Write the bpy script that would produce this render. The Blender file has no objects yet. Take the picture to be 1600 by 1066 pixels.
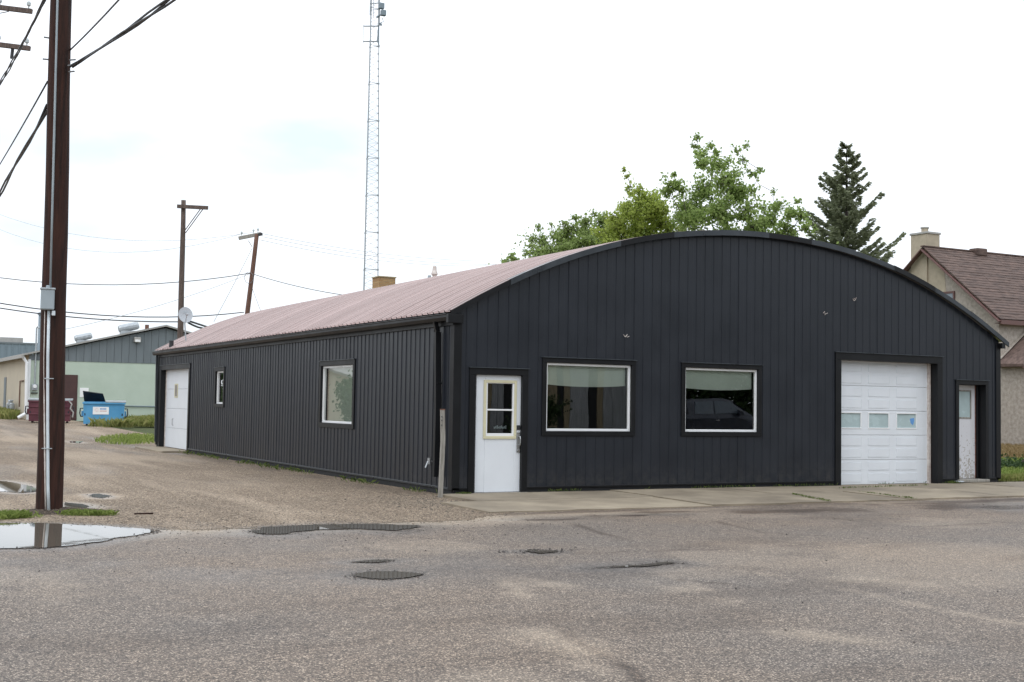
import bpy, math, random
import numpy as np
from mathutils import Vector, Matrix
R = math.radians
random.seed(7)
rng = np.random.default_rng(11)
scn = bpy.context.scene
col = scn.collection

# ------------------------------------------------------------------ camera
CAM = np.array([-9.33048838, -19.13318627, 1.55321664])
FWD = np.array([0.47808484, 0.87681417, 0.05130104])
RGT = np.array([0.87746208, -0.47937732, 0.01605243])
UPV = np.array([-0.03866755, -0.03734029, 0.99855422])
FPX = 1951.5669
cd = bpy.data.cameras.new('camera')
cam = bpy.data.objects.new('camera', cd)
col.objects.link(cam)
cd.sensor_width = 36.0
cd.lens = FPX / 1600 * 36
cd.clip_start = 0.05
cd.clip_end = 2000
cam.matrix_world = Matrix(((RGT[0], UPV[0], -FWD[0], CAM[0]), (RGT[1], UPV[1], -FWD[1], CAM[1]),
                           (RGT[2], UPV[2], -FWD[2], CAM[2]), (0, 0, 0, 1)))
scn.camera = cam
scn.render.resolution_x, scn.render.resolution_y = 1024, 682

# ------------------------------------------------------------------ sky
SUN_DIR = Vector((-0.55, -0.45, 0.85)).normalized()
w = bpy.data.worlds.new('World')
scn.world = w
w.use_nodes = True
nt = w.node_tree
nt.nodes.clear()
N = nt.nodes.new
L = nt.links.new
out = N('ShaderNodeOutputWorld')
bg = N('ShaderNodeBackground')
bg.inputs['Strength'].default_value = 0.1
sky = N('ShaderNodeTexSky')
sky.sky_type = 'NISHITA'
sky.sun_disc = False
sky.sun_elevation = math.asin(SUN_DIR.z)
sky.sun_rotation = math.atan2(SUN_DIR.x, SUN_DIR.y)
tc = N('ShaderNodeTexCoord')
sep = N('ShaderNodeSeparateXYZ')
L(tc.outputs['Generated'], sep.inputs[0])
# overcast: cloud brightness grows gently from horizon to zenith
el = N('ShaderNodeMapRange')
el.inputs['From Min'].default_value = 0.0
el.inputs['From Max'].default_value = 1.0
el.inputs['To Min'].default_value = 12.5
el.inputs['To Max'].default_value = 20.0
L(sep.outputs['Z'], el.inputs['Value'])
mp = N('ShaderNodeMapping')
mp.inputs['Scale'].default_value = (2.2, 2.2, 5.5)
mp.inputs['Location'].default_value = (3.1, 0.4, 1.7)
L(tc.outputs['Generated'], mp.inputs['Vector'])
nz = N('ShaderNodeTexNoise')
nz.inputs['Scale'].default_value = 1.6
nz.inputs['Detail'].default_value = 5
nz.inputs['Roughness'].default_value = 0.5
L(mp.outputs[0], nz.inputs['Vector'])
cr = N('ShaderNodeValToRGB')
cr.color_ramp.elements[0].position = 0.30
cr.color_ramp.elements[0].color = (0.66, 0.75, 0.82, 1)
cr.color_ramp.elements[1].position = 0.52
cr.color_ramp.elements[1].color = (0.95, 0.99, 1.05, 1)
L(nz.outputs['Fac'], cr.inputs[0])
cm = N('ShaderNodeVectorMath')
cm.operation = 'SCALE'
L(cr.outputs['Color'], cm.inputs[0])
L(el.outputs[0], cm.inputs['Scale'])
mx = N('ShaderNodeMix')
mx.data_type = 'RGBA'
mx.inputs[0].default_value = 0.93
L(sky.outputs[0], mx.inputs[6])
L(cm.outputs[0], mx.inputs[7])
L(mx.outputs[2], bg.inputs['Color'])
L(bg.outputs[0], out.inputs[0])

sd = bpy.data.lights.new('sun', 'SUN')
sd.energy = 0.6
sd.angle = R(35)
sd.color = (1.0, 0.97, 0.92)
so = bpy.data.objects.new('sun', sd)
so.rotation_euler = SUN_DIR.to_track_quat('Z', 'Y').to_euler()
so.location = (-20, -20, 40)
col.objects.link(so)

scn.view_settings.view_transform = 'Standard'
scn.view_settings.look = 'None'
scn.view_settings.exposure = 0.0
scn.view_settings.gamma = 1.0
scn.view_settings.use_curve_mapping = False

# ------------------------------------------------------------------ helpers
def at(u, v, d):
    """world point seen at photo pixel (u,v) at d metres of depth"""
    return Vector(CAM + d * (FWD + RGT * (u - 800) / FPX - UPV * (v - 533) / FPX))

def terr(y):
    t = np.maximum(0.0, np.asarray(y, float) - 28.0)
    return 0.0125 * t * t / (t + 3.0)

def gnd(u, v):
    d = FWD + RGT * (u - 800) / FPX - UPV * (v - 533) / FPX
    t = -CAM[2] / d[2]
    p = CAM + t * d
    return (p[0], p[1])

ORG = {}
def tag(o, label=None, cat=None, group=None, kind=None):
    if label: o['label'] = label
    if cat: o['category'] = cat
    if group: o['group'] = group
    if kind: o['kind'] = kind
    return o

def thing(name, loc, label, cat, group=None):
    o = bpy.data.objects.new(name, None)
    o.empty_display_size = 0.3
    o.location = loc
    col.objects.link(o)
    ORG[o.name] = Vector(loc)
    return tag(o, label, cat, group)

class MB:
    def __init__(s):
        s.v = []
        s.f = []
        s.mi = []
    def add(s, vs, fs, m=0):
        b = len(s.v)
        s.v.extend([tuple(p) for p in vs])
        s.f.extend([tuple(b + i for i in f) for f in fs])
        s.mi.extend([m] * len(fs))
        return s
    def weld(s, q=1e5):
        """merge coincident points so touching cells make one connected piece"""
        idx = {}; nv = []; mp_ = []
        for p in s.v:
            k = tuple(round(c * q) for c in p)
            if k not in idx: idx[k] = len(nv); nv.append(p)
            mp_.append(idx[k])
        s.v = nv; s.f = [tuple(mp_[i] for i in f) for f in s.f]
        return s
    def box(s, a, b, m=0):
        x0, y0, z0 = a
        x1, y1, z1 = b
        return s.add([(x0, y0, z0), (x1, y0, z0), (x1, y1, z0), (x0, y1, z0), (x0, y0, z1), (x1, y0, z1), (x1, y1, z1), (x0, y1, z1)],
                     [(0, 3, 2, 1), (4, 5, 6, 7), (0, 1, 5, 4), (1, 2, 6, 5), (2, 3, 7, 6), (3, 0, 4, 7)], m)
    def bbox(s, a, b, bev, m=0):
        """box with chamfered edges"""
        x = (a[0], b[0]); y = (a[1], b[1]); z = (a[2], b[2])
        vs = []
        idx = {}
        for i in (0, 1):
            for j in (0, 1):
                for k in (0, 1):
                    sx, sy, sz = (1 if i == 0 else -1), (1 if j == 0 else -1), (1 if k == 0 else -1)
                    for ax in range(3):
                        p = [x[i], y[j], z[k]]
                        if ax != 0: p[0] += sx * bev
                        if ax != 1: p[1] += sy * bev
                        if ax != 2: p[2] += sz * bev
                        idx[(i, j, k, ax)] = len(vs)
                        vs.append(p)
        fs = []
        for ax in range(3):
            for s_ in (0, 1):
                q = []
                for (p, r) in ((0, 0), (1, 0), (1, 1), (0, 1)):
                    c = [0, 0, 0]
                    c[ax] = s_; c[(ax + 1) % 3] = p; c[(ax + 2) % 3] = r
                    q.append(idx[(c[0], c[1], c[2], ax)])
                fs.append(q if s_ else q[::-1])
        for ax in range(3):
            b1, b2 = (ax + 1) % 3, (ax + 2) % 3
            for p in (0, 1):
                for r in (0, 1):
                    c0 = [0, 0, 0]; c0[ax] = 0; c0[b1] = p; c0[b2] = r
                    c1 = list(c0); c1[ax] = 1
                    q = [idx[(*c0, b1)], idx[(*c1, b1)], idx[(*c1, b2)], idx[(*c0, b2)]]
                    fs.append(q if (p == r) else q[::-1])
        for i in (0, 1):
            for j in (0, 1):
                for k in (0, 1):
                    q = [idx[(i, j, k, 0)], idx[(i, j, k, 1)], idx[(i, j, k, 2)]]
                    fs.append(q if (i + j + k) % 2 == 1 else q[::-1])
        return s.add(vs, fs, m)
    def tube(s, pts, r, n=8, cap=True, m=0):
        pts = [Vector(p) for p in pts]
        rs = r if isinstance(r, (list, tuple)) else [r] * len(pts)
        vs = []
        fs = []
        up = None
        for i, p in enumerate(pts):
            t = (pts[min(i + 1, len(pts) - 1)] - pts[max(i - 1, 0)])
            if t.length < 1e-9: t = Vector((0, 0, 1))
            t.normalize()
            if up is None:
                up = t.orthogonal().normalized()
            else:
                up = (up - t * up.dot(t))
                up = up.normalized() if up.length > 1e-6 else t.orthogonal().normalized()
            sd_ = t.cross(up)
            for k in range(n):
                a = 2 * math.pi * k / n
                vs.append(p + (up * math.cos(a) + sd_ * math.sin(a)) * rs[i])
        for i in range(len(pts) - 1):
            for k in range(n):
                fs.append((i * n + k, i * n + (k + 1) % n, (i + 1) * n + (k + 1) % n, (i + 1) * n + k))
        if cap:
            fs.append(tuple(range(n))[::-1])
            fs.append(tuple((len(pts) - 1) * n + k for k in range(n)))
        return s.add(vs, fs, m)
    def beam(s, a, b, wd, ht, up=(0, 0, 1), m=0):
        a = Vector(a); b = Vector(b)
        t = (b - a).normalized()
        sd_ = t.cross(Vector(up))
        if sd_.length < 1e-6: sd_ = t.orthogonal()
        sd_.normalize()
        u = sd_.cross(t)
        vs = []
        for p in (a, b):
            for (i, j) in ((-1, -1), (1, -1), (1, 1), (-1, 1)):
                vs.append(p + sd_ * (i * wd / 2) + u * (j * ht / 2))
        return s.add(vs, [(0, 1, 2, 3), (7, 6, 5, 4), (0, 4, 5, 1), (1, 5, 6, 2), (2, 6, 7, 3), (3, 7, 4, 0)], m)
    def prism(s, poly, vec, m=0):
        n = len(poly)
        vec = Vector(vec)
        vs = [Vector(p) for p in poly] + [Vector(p) + vec for p in poly]
        fs = [tuple(range(n))[::-1], tuple(range(n, 2 * n))] + [(i, (i + 1) % n, n + (i + 1) % n, n + i) for i in range(n)]
        return s.add(vs, fs, m)
    def frame(s, x0, x1, z0, z1, wl, wr, wb, wt, y0, y1, axis='y', m=0):
        """rectangular ring in the plane of a wall; bars butt end to end"""
        def bx(a, b, c, d):
            if axis == 'y': s.bbox((a, y0, c), (b, y1, d), 0.004, m)
            else: s.bbox((y0, a, c), (y1, b, d), 0.004, m)
        bx(x0, x0 + wl, z0 + wb, z1 - wt)
        bx(x1 - wr, x1, z0 + wb, z1 - wt)
        bx(x0, x1, z0, z0 + wb) if wb > 0 else None
        bx(x0, x1, z1 - wt, z1) if wt > 0 else None
        return s
    def build(s, name, mat, parent=None, smooth=False, recalc=True):
        me = bpy.data.meshes.new(name)
        o_ = ORG.get(parent.name, Vector()) if parent else Vector()
        vs = [(p[0] - o_.x, p[1] - o_.y, p[2] - o_.z) for p in s.v]
        me.from_pydata(vs, [], s.f)
        mats = mat if isinstance(mat, (list, tuple)) else [mat]
        for m in mats: me.materials.append(m)
        if len(mats) > 1: me.polygons.foreach_set('material_index', s.mi)
        if recalc:
            import bmesh
            b = bmesh.new(); b.from_mesh(me)
            bmesh.ops.recalc_face_normals(b, faces=b.faces)
            b.to_mesh(me); b.free()
        if smooth: me.polygons.foreach_set('use_smooth', [True] * len(me.polygons))
        me.update()
        o = bpy.data.objects.new(name, me)
        col.objects.link(o)
        if parent:
            o.parent = parent
            ORG[o.name] = o_
        else:
            ORG[o.name] = Vector()
        return o

def copy_tree(o, loc, label=None):
    def rec(a, p):
        c = a.copy()
        col.objects.link(c)
        if p: c.parent = p
        for ch in a.children: rec(ch, c)
        return c
    r = rec(o, None)
    r.location = loc
    if label: r['label'] = label
    return r

# value noise for masks
_L = rng.random((256, 256))
def vnoise(x, y, sc=1.0, oct=3):
    x = np.asarray(x, float) * sc; y = np.asarray(y, float) * sc
    tot = np.zeros(np.broadcast(x, y).shape); amp = 1.0; s_ = 0
    for o in range(oct):
        xi = np.floor(x).astype(int); yi = np.floor(y).astype(int)
        fx = x - xi; fy = y - yi
        fx = fx * fx * (3 - 2 * fx); fy = fy * fy * (3 - 2 * fy)
        g = lambda a, b: _L[(a + 37 * o) % 256, (b + 91 * o) % 256]
        tot += amp * ((g(xi, yi) * (1 - fx) + g(xi + 1, yi) * fx) * (1 - fy) + (g(xi, yi + 1) * (1 - fx) + g(xi + 1, yi + 1) * fx) * fy)
        s_ += amp; amp *= 0.5; x = x * 2.03; y = y * 2.03
    return tot / s_

# ------------------------------------------------------------------ materials
def newmat(name):
    m = bpy.data.materials.new(name)
    m.use_nodes = True
    t = m.node_tree
    b = t.nodes['Principled BSDF']
    return m, t, b

def mat(name, c, rough=0.6, metal=0.0, var=0.12, sc=3.0, bump=0.0, bsc=40.0, c2=None, spec=0.5, stretch=(1, 1, 1), objvar=0.0, thr=(0.35, 0.7), rvar=0.1, coat=0.0):
    m, t, b = newmat(name)
    n = t.nodes; l = t.links.new
    tcx = n.new('ShaderNodeTexCoord')
    mpx = n.new('ShaderNodeMapping')
    mpx.inputs['Scale'].default_value = stretch
    l(tcx.outputs['Object'], mpx.inputs['Vector'])
    nzx = n.new('ShaderNodeTexNoise')
    nzx.inputs['Scale'].default_value = sc
    nzx.inputs['Detail'].default_value = 6
    nzx.inputs['Roughness'].default_value = 0.6
    l(mpx.outputs[0], nzx.inputs['Vector'])
    rmp = n.new('ShaderNodeValToRGB')
    e = rmp.color_ramp.elements
    c2 = c2 or tuple(min(1, x * (1 + var)) for x in c)
    e[0].position = thr[0]; e[0].color = (*(x * (1 - var) for x in c), 1)
    e[1].position = thr[1]; e[1].color = (*c2, 1)
    l(nzx.outputs['Fac'], rmp.inputs[0])
    src = rmp.outputs['Color']
    if objvar:
        oi = n.new('ShaderNodeObjectInfo')
        mr = n.new('ShaderNodeMapRange')
        mr.inputs['To Min'].default_value = 1 - objvar
        mr.inputs['To Max'].default_value = 1 + objvar
        l(oi.outputs['Random'], mr.inputs['Value'])
        vm = n.new('ShaderNodeVectorMath'); vm.operation = 'SCALE'
        l(src, vm.inputs[0]); l(mr.outputs[0], vm.inputs['Scale'])
        src = vm.outputs[0]
    l(src, b.inputs['Base Color'])
    if rvar:
        mr2 = n.new('ShaderNodeMapRange')
        mr2.inputs['From Min'].default_value = 0.3
        mr2.inputs['From Max'].default_value = 0.7
        mr2.inputs['To Min'].default_value = max(0.02, rough - rvar)
        mr2.inputs['To Max'].default_value = min(1, rough + rvar)
        l(nzx.outputs['Fac'], mr2.inputs['Value'])
        l(mr2.outputs[0], b.inputs['Roughness'])
    else:
        b.inputs['Roughness'].default_value = rough
    b.inputs['Metallic'].default_value = metal
    b.inputs['Specular IOR Level'].default_value = spec
    b.inputs['Coat Weight'].default_value = coat
    if bump:
        nb = n.new('ShaderNodeTexNoise')
        nb.inputs['Scale'].default_value = bsc
        nb.inputs['Detail'].default_value = 5
        l(mpx.outputs[0], nb.inputs['Vector'])
        bp = n.new('ShaderNodeBump')
        bp.inputs['Strength'].default_value = bump
        bp.inputs['Distance'].default_value = 0.02
        l(nb.outputs['Fac'], bp.inputs['Height'])
        l(bp.outputs[0], b.inputs['Normal'])
    return m

def leafmat(name, c1, c2, rough=0.55, trans=0.35):
    m, t, b = newmat(name)
    n = t.nodes; l = t.links.new
    g = n.new('ShaderNodeNewGeometry')
    r = n.new('ShaderNodeValToRGB')
    r.color_ramp.elements[0].color = (*c1, 1)
    r.color_ramp.elements[1].color = (*c2, 1)
    l(g.outputs['Random Per Island'], r.inputs[0])
    l(r.outputs[0], b.inputs['Base Color'])
    b.inputs['Roughness'].default_value = rough
    b.inputs['Specular IOR Level'].default_value = 0.3
    if trans:
        tr = n.new('ShaderNodeBsdfTranslucent')
        l(r.outputs[0], tr.inputs['Color'])
        ms = n.new('ShaderNodeMixShader')
        ms.inputs[0].default_value = trans
        l(b.outputs[0], ms.inputs[1]); l(tr.outputs[0], ms.inputs[2])
        l(ms.outputs[0], t.nodes['Material Output'].inputs['Surface'])
    return m

def glassmat(name, tint, boost=1.0):
    m = bpy.data.materials.new(name)
    m.use_nodes = True
    t = m.node_tree; n = t.nodes; l = t.links.new
    n.remove(n['Principled BSDF'])
    fr = n.new('ShaderNodeFresnel'); fr.inputs['IOR'].default_value = 1.5
    mu = n.new('ShaderNodeMath'); mu.operation = 'MULTIPLY'; mu.inputs[1].default_value = 3.1 * boost; mu.use_clamp = True
    l(fr.outputs[0], mu.inputs[0])
    tr = n.new('ShaderNodeBsdfTransparent'); tr.inputs['Color'].default_value = (*tint, 1)
    gl = n.new('ShaderNodeBsdfGlossy'); gl.inputs['Roughness'].default_value = 0.0
    nzx = n.new('ShaderNodeTexNoise'); nzx.inputs['Scale'].default_value = 1.3; nzx.inputs['Detail'].default_value = 1
    tcx = n.new('ShaderNodeTexCoord'); l(tcx.outputs['Object'], nzx.inputs['Vector'])
    bp = n.new('ShaderNodeBump'); bp.inputs['Strength'].default_value = 0.015; bp.inputs['Distance'].default_value = 0.05
    l(nzx.outputs['Fac'], bp.inputs['Height']); l(bp.outputs[0], gl.inputs['Normal'])
    ms = n.new('ShaderNodeMixShader')
    l(mu.outputs[0], ms.inputs[0]); l(tr.outputs[0], ms.inputs[1]); l(gl.outputs[0], ms.inputs[2])
    l(ms.outputs[0], n['Material Output'].inputs['Surface'])
    return m

def groundmat(name, cols, grain, pale, wetcol, rough, bump, big=0.25, attr=True, bigcol=None):
    """aggregate ground: voronoi pebbles coloured from a ramp, large blotches, wet and pale masks"""
    m, t, b = newmat(name)
    n = t.nodes; l = t.links.new
    tcx = n.new('ShaderNodeTexCoord')
    vo = n.new('ShaderNodeTexVoronoi'); vo.inputs['Scale'].default_value = grain
    l(tcx.outputs['Object'], vo.inputs['Vector'])
    sx = n.new('ShaderNodeSeparateColor'); l(vo.outputs['Color'], sx.inputs[0])
    r = n.new('ShaderNodeValToRGB')
    e = r.color_ramp.elements
    while len(e) < len(cols): e.new(0.5)
    for i, c in enumerate(cols):
        e[i].position = i / (len(cols) - 1); e[i].color = (*c, 1)
    l(sx.outputs[0], r.inputs[0])
    n1 = n.new('ShaderNodeTexNoise'); n1.inputs['Scale'].default_value = big; n1.inputs['Detail'].default_value = 8; n1.inputs['Roughness'].default_value = 0.62
    l(tcx.outputs['Object'], n1.inputs['Vector'])
    r1 = n.new('ShaderNodeValToRGB')
    r1.color_ramp.elements[0].position = 0.35; r1.color_ramp.elements[1].position = 0.68
    bc = bigcol or ((0.88, 0.92, 0.98), (1.14, 1.07, 0.99))
    r1.color_ramp.elements[0].color = (*bc[0], 1); r1.color_ramp.elements[1].color = (*bc[1], 1)
    l(n1.outputs['Fac'], r1.inputs[0])
    mu = n.new('ShaderNodeMix'); mu.data_type = 'RGBA'; mu.blend_type = 'MULTIPLY'; mu.inputs[0].default_value = 1
    ed = n.new('ShaderNodeMapRange'); ed.inputs['From Min'].default_value = 0.12; ed.inputs['From Max'].default_value = 0.62
    ed.inputs['To Min'].default_value = 1.50; ed.inputs['To Max'].default_value = 0.52
    l(vo.outputs['Distance'], ed.inputs['Value'])
    eg = n.new('ShaderNodeVectorMath'); eg.operation = 'SCALE'
    l(r.outputs[0], eg.inputs[0]); l(ed.outputs[0], eg.inputs['Scale'])
    l(eg.outputs[0], mu.inputs[6]); l(r1.outputs[0], mu.inputs[7])
    n2 = n.new('ShaderNodeTexNoise'); n2.inputs['Scale'].default_value = 9; n2.inputs['Detail'].default_value = 6; n2.inputs['Roughness'].default_value = 0.7
    l(tcx.outputs['Object'], n2.inputs['Vector'])
    mr = n.new('ShaderNodeMapRange'); mr.inputs['From Min'].default_value = 0.3; mr.inputs['From Max'].default_value = 0.7
    mr.inputs['To Min'].default_value = 0.8; mr.inputs['To Max'].default_value = 1.2
    l(n2.outputs['Fac'], mr.inputs['Value'])
    vm = n.new('ShaderNodeVectorMath'); vm.operation = 'SCALE'
    l(mu.outputs[2], vm.inputs[0]); l(mr.outputs[0], vm.inputs['Scale'])
    src = vm.outputs[0]
    rsrc = None
    if attr:
        ap = n.new('ShaderNodeAttribute'); ap.attribute_name = 'pale'
        m1 = n.new('ShaderNodeMix'); m1.data_type = 'RGBA'
        l(ap.outputs['Fac'], m1.inputs[0]); l(src, m1.inputs[6])
        vp = n.new('ShaderNodeMix'); vp.data_type = 'RGBA'; vp.blend_type = 'MULTIPLY'; vp.inputs[0].default_value = 0.6
        vp.inputs[6].default_value = (*pale, 1)
        l(r.outputs[0], vp.inputs[7])
        # keep the grain inside the pale dust and painted rim sheen
        sc_ = n.new('ShaderNodeVectorMath'); sc_.operation = 'SCALE'; sc_.inputs['Scale'].default_value = 2.1
        l(vp.outputs[2], sc_.inputs[0])
        l(sc_.outputs[0], m1.inputs[7])
        aw = n.new('ShaderNodeAttribute'); aw.attribute_name = 'wet'
        m2 = n.new('ShaderNodeMix'); m2.data_type = 'RGBA'; m2.blend_type = 'MULTIPLY'
        m2.inputs[7].default_value = (*wetcol, 1)
        l(aw.outputs['Fac'], m2.inputs[0]); l(m1.outputs[2], m2.inputs[6])
        as_ = n.new('ShaderNodeAttribute'); as_.attribute_name = 'stain'
        m3 = n.new('ShaderNodeMix'); m3.data_type = 'RGBA'; m3.blend_type = 'MULTIPLY'
        m3.inputs[7].default_value = (.42, .37, .34, 1)
        l(as_.outputs['Fac'], m3.inputs[0]); l(m2.outputs[2], m3.inputs[6])
        src = m3.outputs[2]
        rr = n.new('ShaderNodeMapRange')
        rr.inputs['To Min'].default_value = rough; rr.inputs['To Max'].default_value = 0.20
        l(aw.outputs['Fac'], rr.inputs['Value'])
        l(rr.outputs[0], b.inputs['Roughness'])
    else:
        b.inputs['Roughness'].default_value = rough
    l(src, b.inputs['Base Color'])
    b.inputs['Specular IOR Level'].default_value = 0.35
    bp = n.new('ShaderNodeBump'); bp.inputs['Strength'].default_value = bump; bp.inputs['Distance'].default_value = 0.012
    ad = n.new('ShaderNodeMath'); ad.operation = 'ADD'
    l(vo.outputs['Distance'], ad.inputs[0]); l(n2.outputs['Fac'], ad.inputs[1])
    l(ad.outputs[0], bp.inputs['Height']); l(bp.outputs[0], b.inputs['Normal'])
    return m

M = {}
M['siding'] = mat('black_siding', (0.0130, 0.0160, 0.0228), 0.40, 0, 0.10, 1.2, 0.05, 6, objvar=0.035, spec=0.42, rvar=0.06)
def dusty(m, z0, z1, amount, c):
    t = m.node_tree; n = t.nodes; l = t.links.new; b = n['Principled BSDF']
    src = b.inputs['Base Color'].links[0].from_socket
    tcx = n.new('ShaderNodeTexCoord'); sp = n.new('ShaderNodeSeparateXYZ'); l(tcx.outputs['Object'], sp.inputs[0])
    mr = n.new('ShaderNodeMapRange'); mr.inputs['From Min'].default_value = z0; mr.inputs['From Max'].default_value = z1
    mr.inputs['To Min'].default_value = amount; mr.inputs['To Max'].default_value = 0.0
    l(sp.outputs['Z'], mr.inputs['Value'])
    nz_ = n.new('ShaderNodeTexNoise'); nz_.inputs['Scale'].default_value = 7; nz_.inputs['Detail'].default_value = 7; nz_.inputs['Roughness'].default_value = .7
    l(tcx.outputs['Object'], nz_.inputs['Vector'])
    m2 = n.new('ShaderNodeMapRange'); m2.inputs['From Min'].default_value = .42; m2.inputs['From Max'].default_value = .7
    l(nz_.outputs['Fac'], m2.inputs['Value'])
    mu_ = n.new('ShaderNodeMath'); mu_.operation = 'MULTIPLY'; l(mr.outputs[0], mu_.inputs[0]); l(m2.outputs[0], mu_.inputs[1])
    mx_ = n.new('ShaderNodeMix'); mx_.data_type = 'RGBA'; l(mu_.outputs[0], mx_.inputs[0]); l(src, mx_.inputs[6]); mx_.inputs[7].default_value = (*c, 1)
    l(mx_.outputs[2], b.inputs['Base Color'])
dusty(M['siding'], .1, .6, .17, (.16, .14, .115))
M['trim'] = mat('black_trim', (0.0065, 0.0070, 0.0085), 0.42, 0, 0.15, 2.0, 0.04, 9, rvar=0.06, spec=0.28)
M['capmetal'] = mat('cap_metal', (0.045, 0.052, 0.060), 0.35, 0.3, 0.2, 3.0, 0.05, 8)
M['liner'] = mat('wall_lining', (0.10, 0.095, 0.09), 0.9)
M['found'] = mat('foundation_paint', (0.010, 0.011, 0.013), 0.7, 0, 0.3, 5, 0.2, 30)
M['roof'] = mat('roof_metal', (0.48, 0.355, 0.33), 0.28, 0.7, 0.20, 1.5, 0.0, 5, c2=(0.60, 0.475, 0.45), objvar=0.07, spec=0.6, rvar=.06, stretch=(.10, 5, .10))  # streaks put the ribs' light and dark reflections into the colour
M['white'] = mat('white_paint', (0.72, 0.75, 0.79), 0.4, 0, 0.03, 2.0, 0.02, 20, rvar=0.05)
M['vinyl'] = mat('white_vinyl', (0.80, 0.81, 0.82), 0.35, 0, 0.03, 2.0)
M['cream'] = mat('cream_frame', (0.62, 0.58, 0.40), 0.5, 0, 0.06, 4.0)
M['worn'] = mat('worn_white_door', (0.64, 0.64, 0.66), 0.6, 0, 0.10, 3.0, 0.15, 25, c2=(0.74, 0.74, 0.77))
M['oldwhite'] = mat('old_white_jamb', (0.60, 0.50, 0.45), 0.6, 0, 0.2, 9.0, 0.2, 30, c2=(0.72, 0.68, 0.64))
M['rustwood'] = mat('rusty_wood', (0.10, 0.035, 0.025), 0.8, 0, 0.4, 14.0, 0.3, 30, c2=(0.24, 0.10, 0.075))
M['steel'] = mat('brushed_steel', (0.45, 0.46, 0.47), 0.35, 0.9, 0.1, 8.0)
M['galv'] = mat('galvanised_metal', (0.42, 0.45, 0.47), 0.45, 0.7, 0.15, 6.0, 0.05, 20)
M['greypaint'] = mat('grey_paint', (0.33, 0.38, 0.41), 0.5, 0, 0.08, 4.0)
M['whitepipe'] = mat('white_conduit', (0.62, 0.68, 0.72), 0.45, 0, 0.08, 6.0)
M['glass'] = glassmat('window_glass', (0.86, 0.93, 0.89), 1.0)
M['glass2'] = glassmat('door_glass', (0.55, 0.62, 0.62), 1.0)
M['blind'] = mat('roller_blind', (0.80, 0.81, 0.75), 0.8, 0, 0.05, 2.0)
M['frost'] = mat('frosted_pane', (0.42, 0.52, 0.53), 0.25, 0, 0.08, 3.0)
M['darkroom'] = mat('dark_interior', (0.012, 0.012, 0.013), 0.8)
M['concrete'] = mat('concrete', (0.255, 0.208, 0.150), 0.8, 0, 0.28, 0.9, 0.35, 60, c2=(0.335, 0.28, 0.205), objvar=0.09)
M['wood'] = mat('creosote_wood', (0.026, 0.012, 0.009), 0.8, 0, 0.35, 4.0, 0.5, 14, spec=.25, c2=(0.060, 0.026, 0.019), stretch=(5, 5, 0.4))
M['oldwood'] = mat('weathered_wood', (0.085, 0.062, 0.052), 0.85, 0, 0.3, 4.0, 0.4, 14, c2=(0.17, 0.125, 0.105), stretch=(9, 9, 0.6))
M['redwood'] = mat('red_brown_wood', (0.13, 0.065, 0.045), 0.85, 0, 0.3, 4.0, 0.4, 14, c2=(0.23, 0.12, 0.085), stretch=(9, 9, 0.6))
M['greywood'] = mat('grey_board', (0.27, 0.25, 0.22), 0.85, 0, 0.25, 4.0, 0.4, 20, c2=(0.40, 0.38, 0.34), stretch=(9, 9, 0.8))
M['wire'] = mat('black_cable', (0.022, 0.023, 0.027), 0.5)
M['wiregrey'] = mat('grey_cable', (0.20, 0.21, 0.22), 0.6)
M['wirepale'] = mat('weathered_aluminium_wire', (0.42, 0.44, 0.45), 0.6)
M['tower'] = mat('tower_steel', (0.36, 0.39, 0.41), 0.5, 0.4, 0.15, 6.0)
M['insul'] = mat('porcelain', (0.50, 0.55, 0.56), 0.2)
M['dish'] = mat('dish_grey', (0.42, 0.45, 0.48), 0.5, 0, 0.05, 3.0)
M['mint'] = mat('mint_block_paint', (0.50, 0.59, 0.49), 0.8, 0, 0.07, 0.7, 0.15, 12, c2=(0.54, 0.62, 0.53))
M['gable'] = mat('grey_gable_metal', (0.165, 0.19, 0.205), 0.6, 0, 0.12, 0.9, 0.1, 10, stretch=(3, 3, 0.4))
M['beige'] = mat('beige_wall', (0.52, 0.46, 0.36), 0.85, 0, 0.06, 0.8)
M['brown'] = mat('brown_door', (0.075, 0.035, 0.032), 0.6, 0, 0.15, 3.0)
M['eavegrey'] = mat('eave_metal', (0.36, 0.35, 0.33), 0.6, 0, 0.1, 2.0)
M['bluegrey'] = mat('blue_grey_metal', (0.20, 0.25, 0.285), 0.6, 0, 0.08, 1.0, stretch=(3, 3, 0.4))
M['notice'] = mat('paper_white', (0.9, 0.9, 0.9), 0.6, 0, 0.02)
M['bluebin'] = mat('blue_steel', (0.085, 0.33, 0.60), 0.5, 0, 0.10, 1.5, 0.06, 10, c2=(0.12, 0.38, 0.64))
M['redbin'] = mat('maroon_steel', (0.105, 0.022, 0.038), 0.5, 0, 0.2, 1.5, 0.06, 10, c2=(0.155, 0.045, 0.06))
M['blacklid'] = mat('black_plastic', (0.014, 0.018, 0.024), 0.5)
M['bluesign'] = mat('blue_ink', (0.12, 0.30, 0.62), 0.6)
M['redsign'] = mat('red_ink', (0.55, 0.10, 0.08), 0.6)
M['tanlabel'] = mat('tan_label', (0.42, 0.25, 0.15), 0.7)
M['stucco'] = mat('stucco', (0.40, 0.35, 0.30), 0.95, 0, 0.22, 7.0, 0.5, 60, c2=(0.51, 0.455, 0.40))
M['stucco2'] = mat('stucco_smooth', (0.43, 0.37, 0.28), 0.95, 0, 0.12, 3.0, 0.4, 50)
M['shingle'] = mat('brown_shingle', (0.100, 0.063, 0.052), 0.85, 0, 0.35, 2.2, 0.3, 40, c2=(0.170, 0.116, 0.097), objvar=0.16, stretch=(1, 3, 3))
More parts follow.
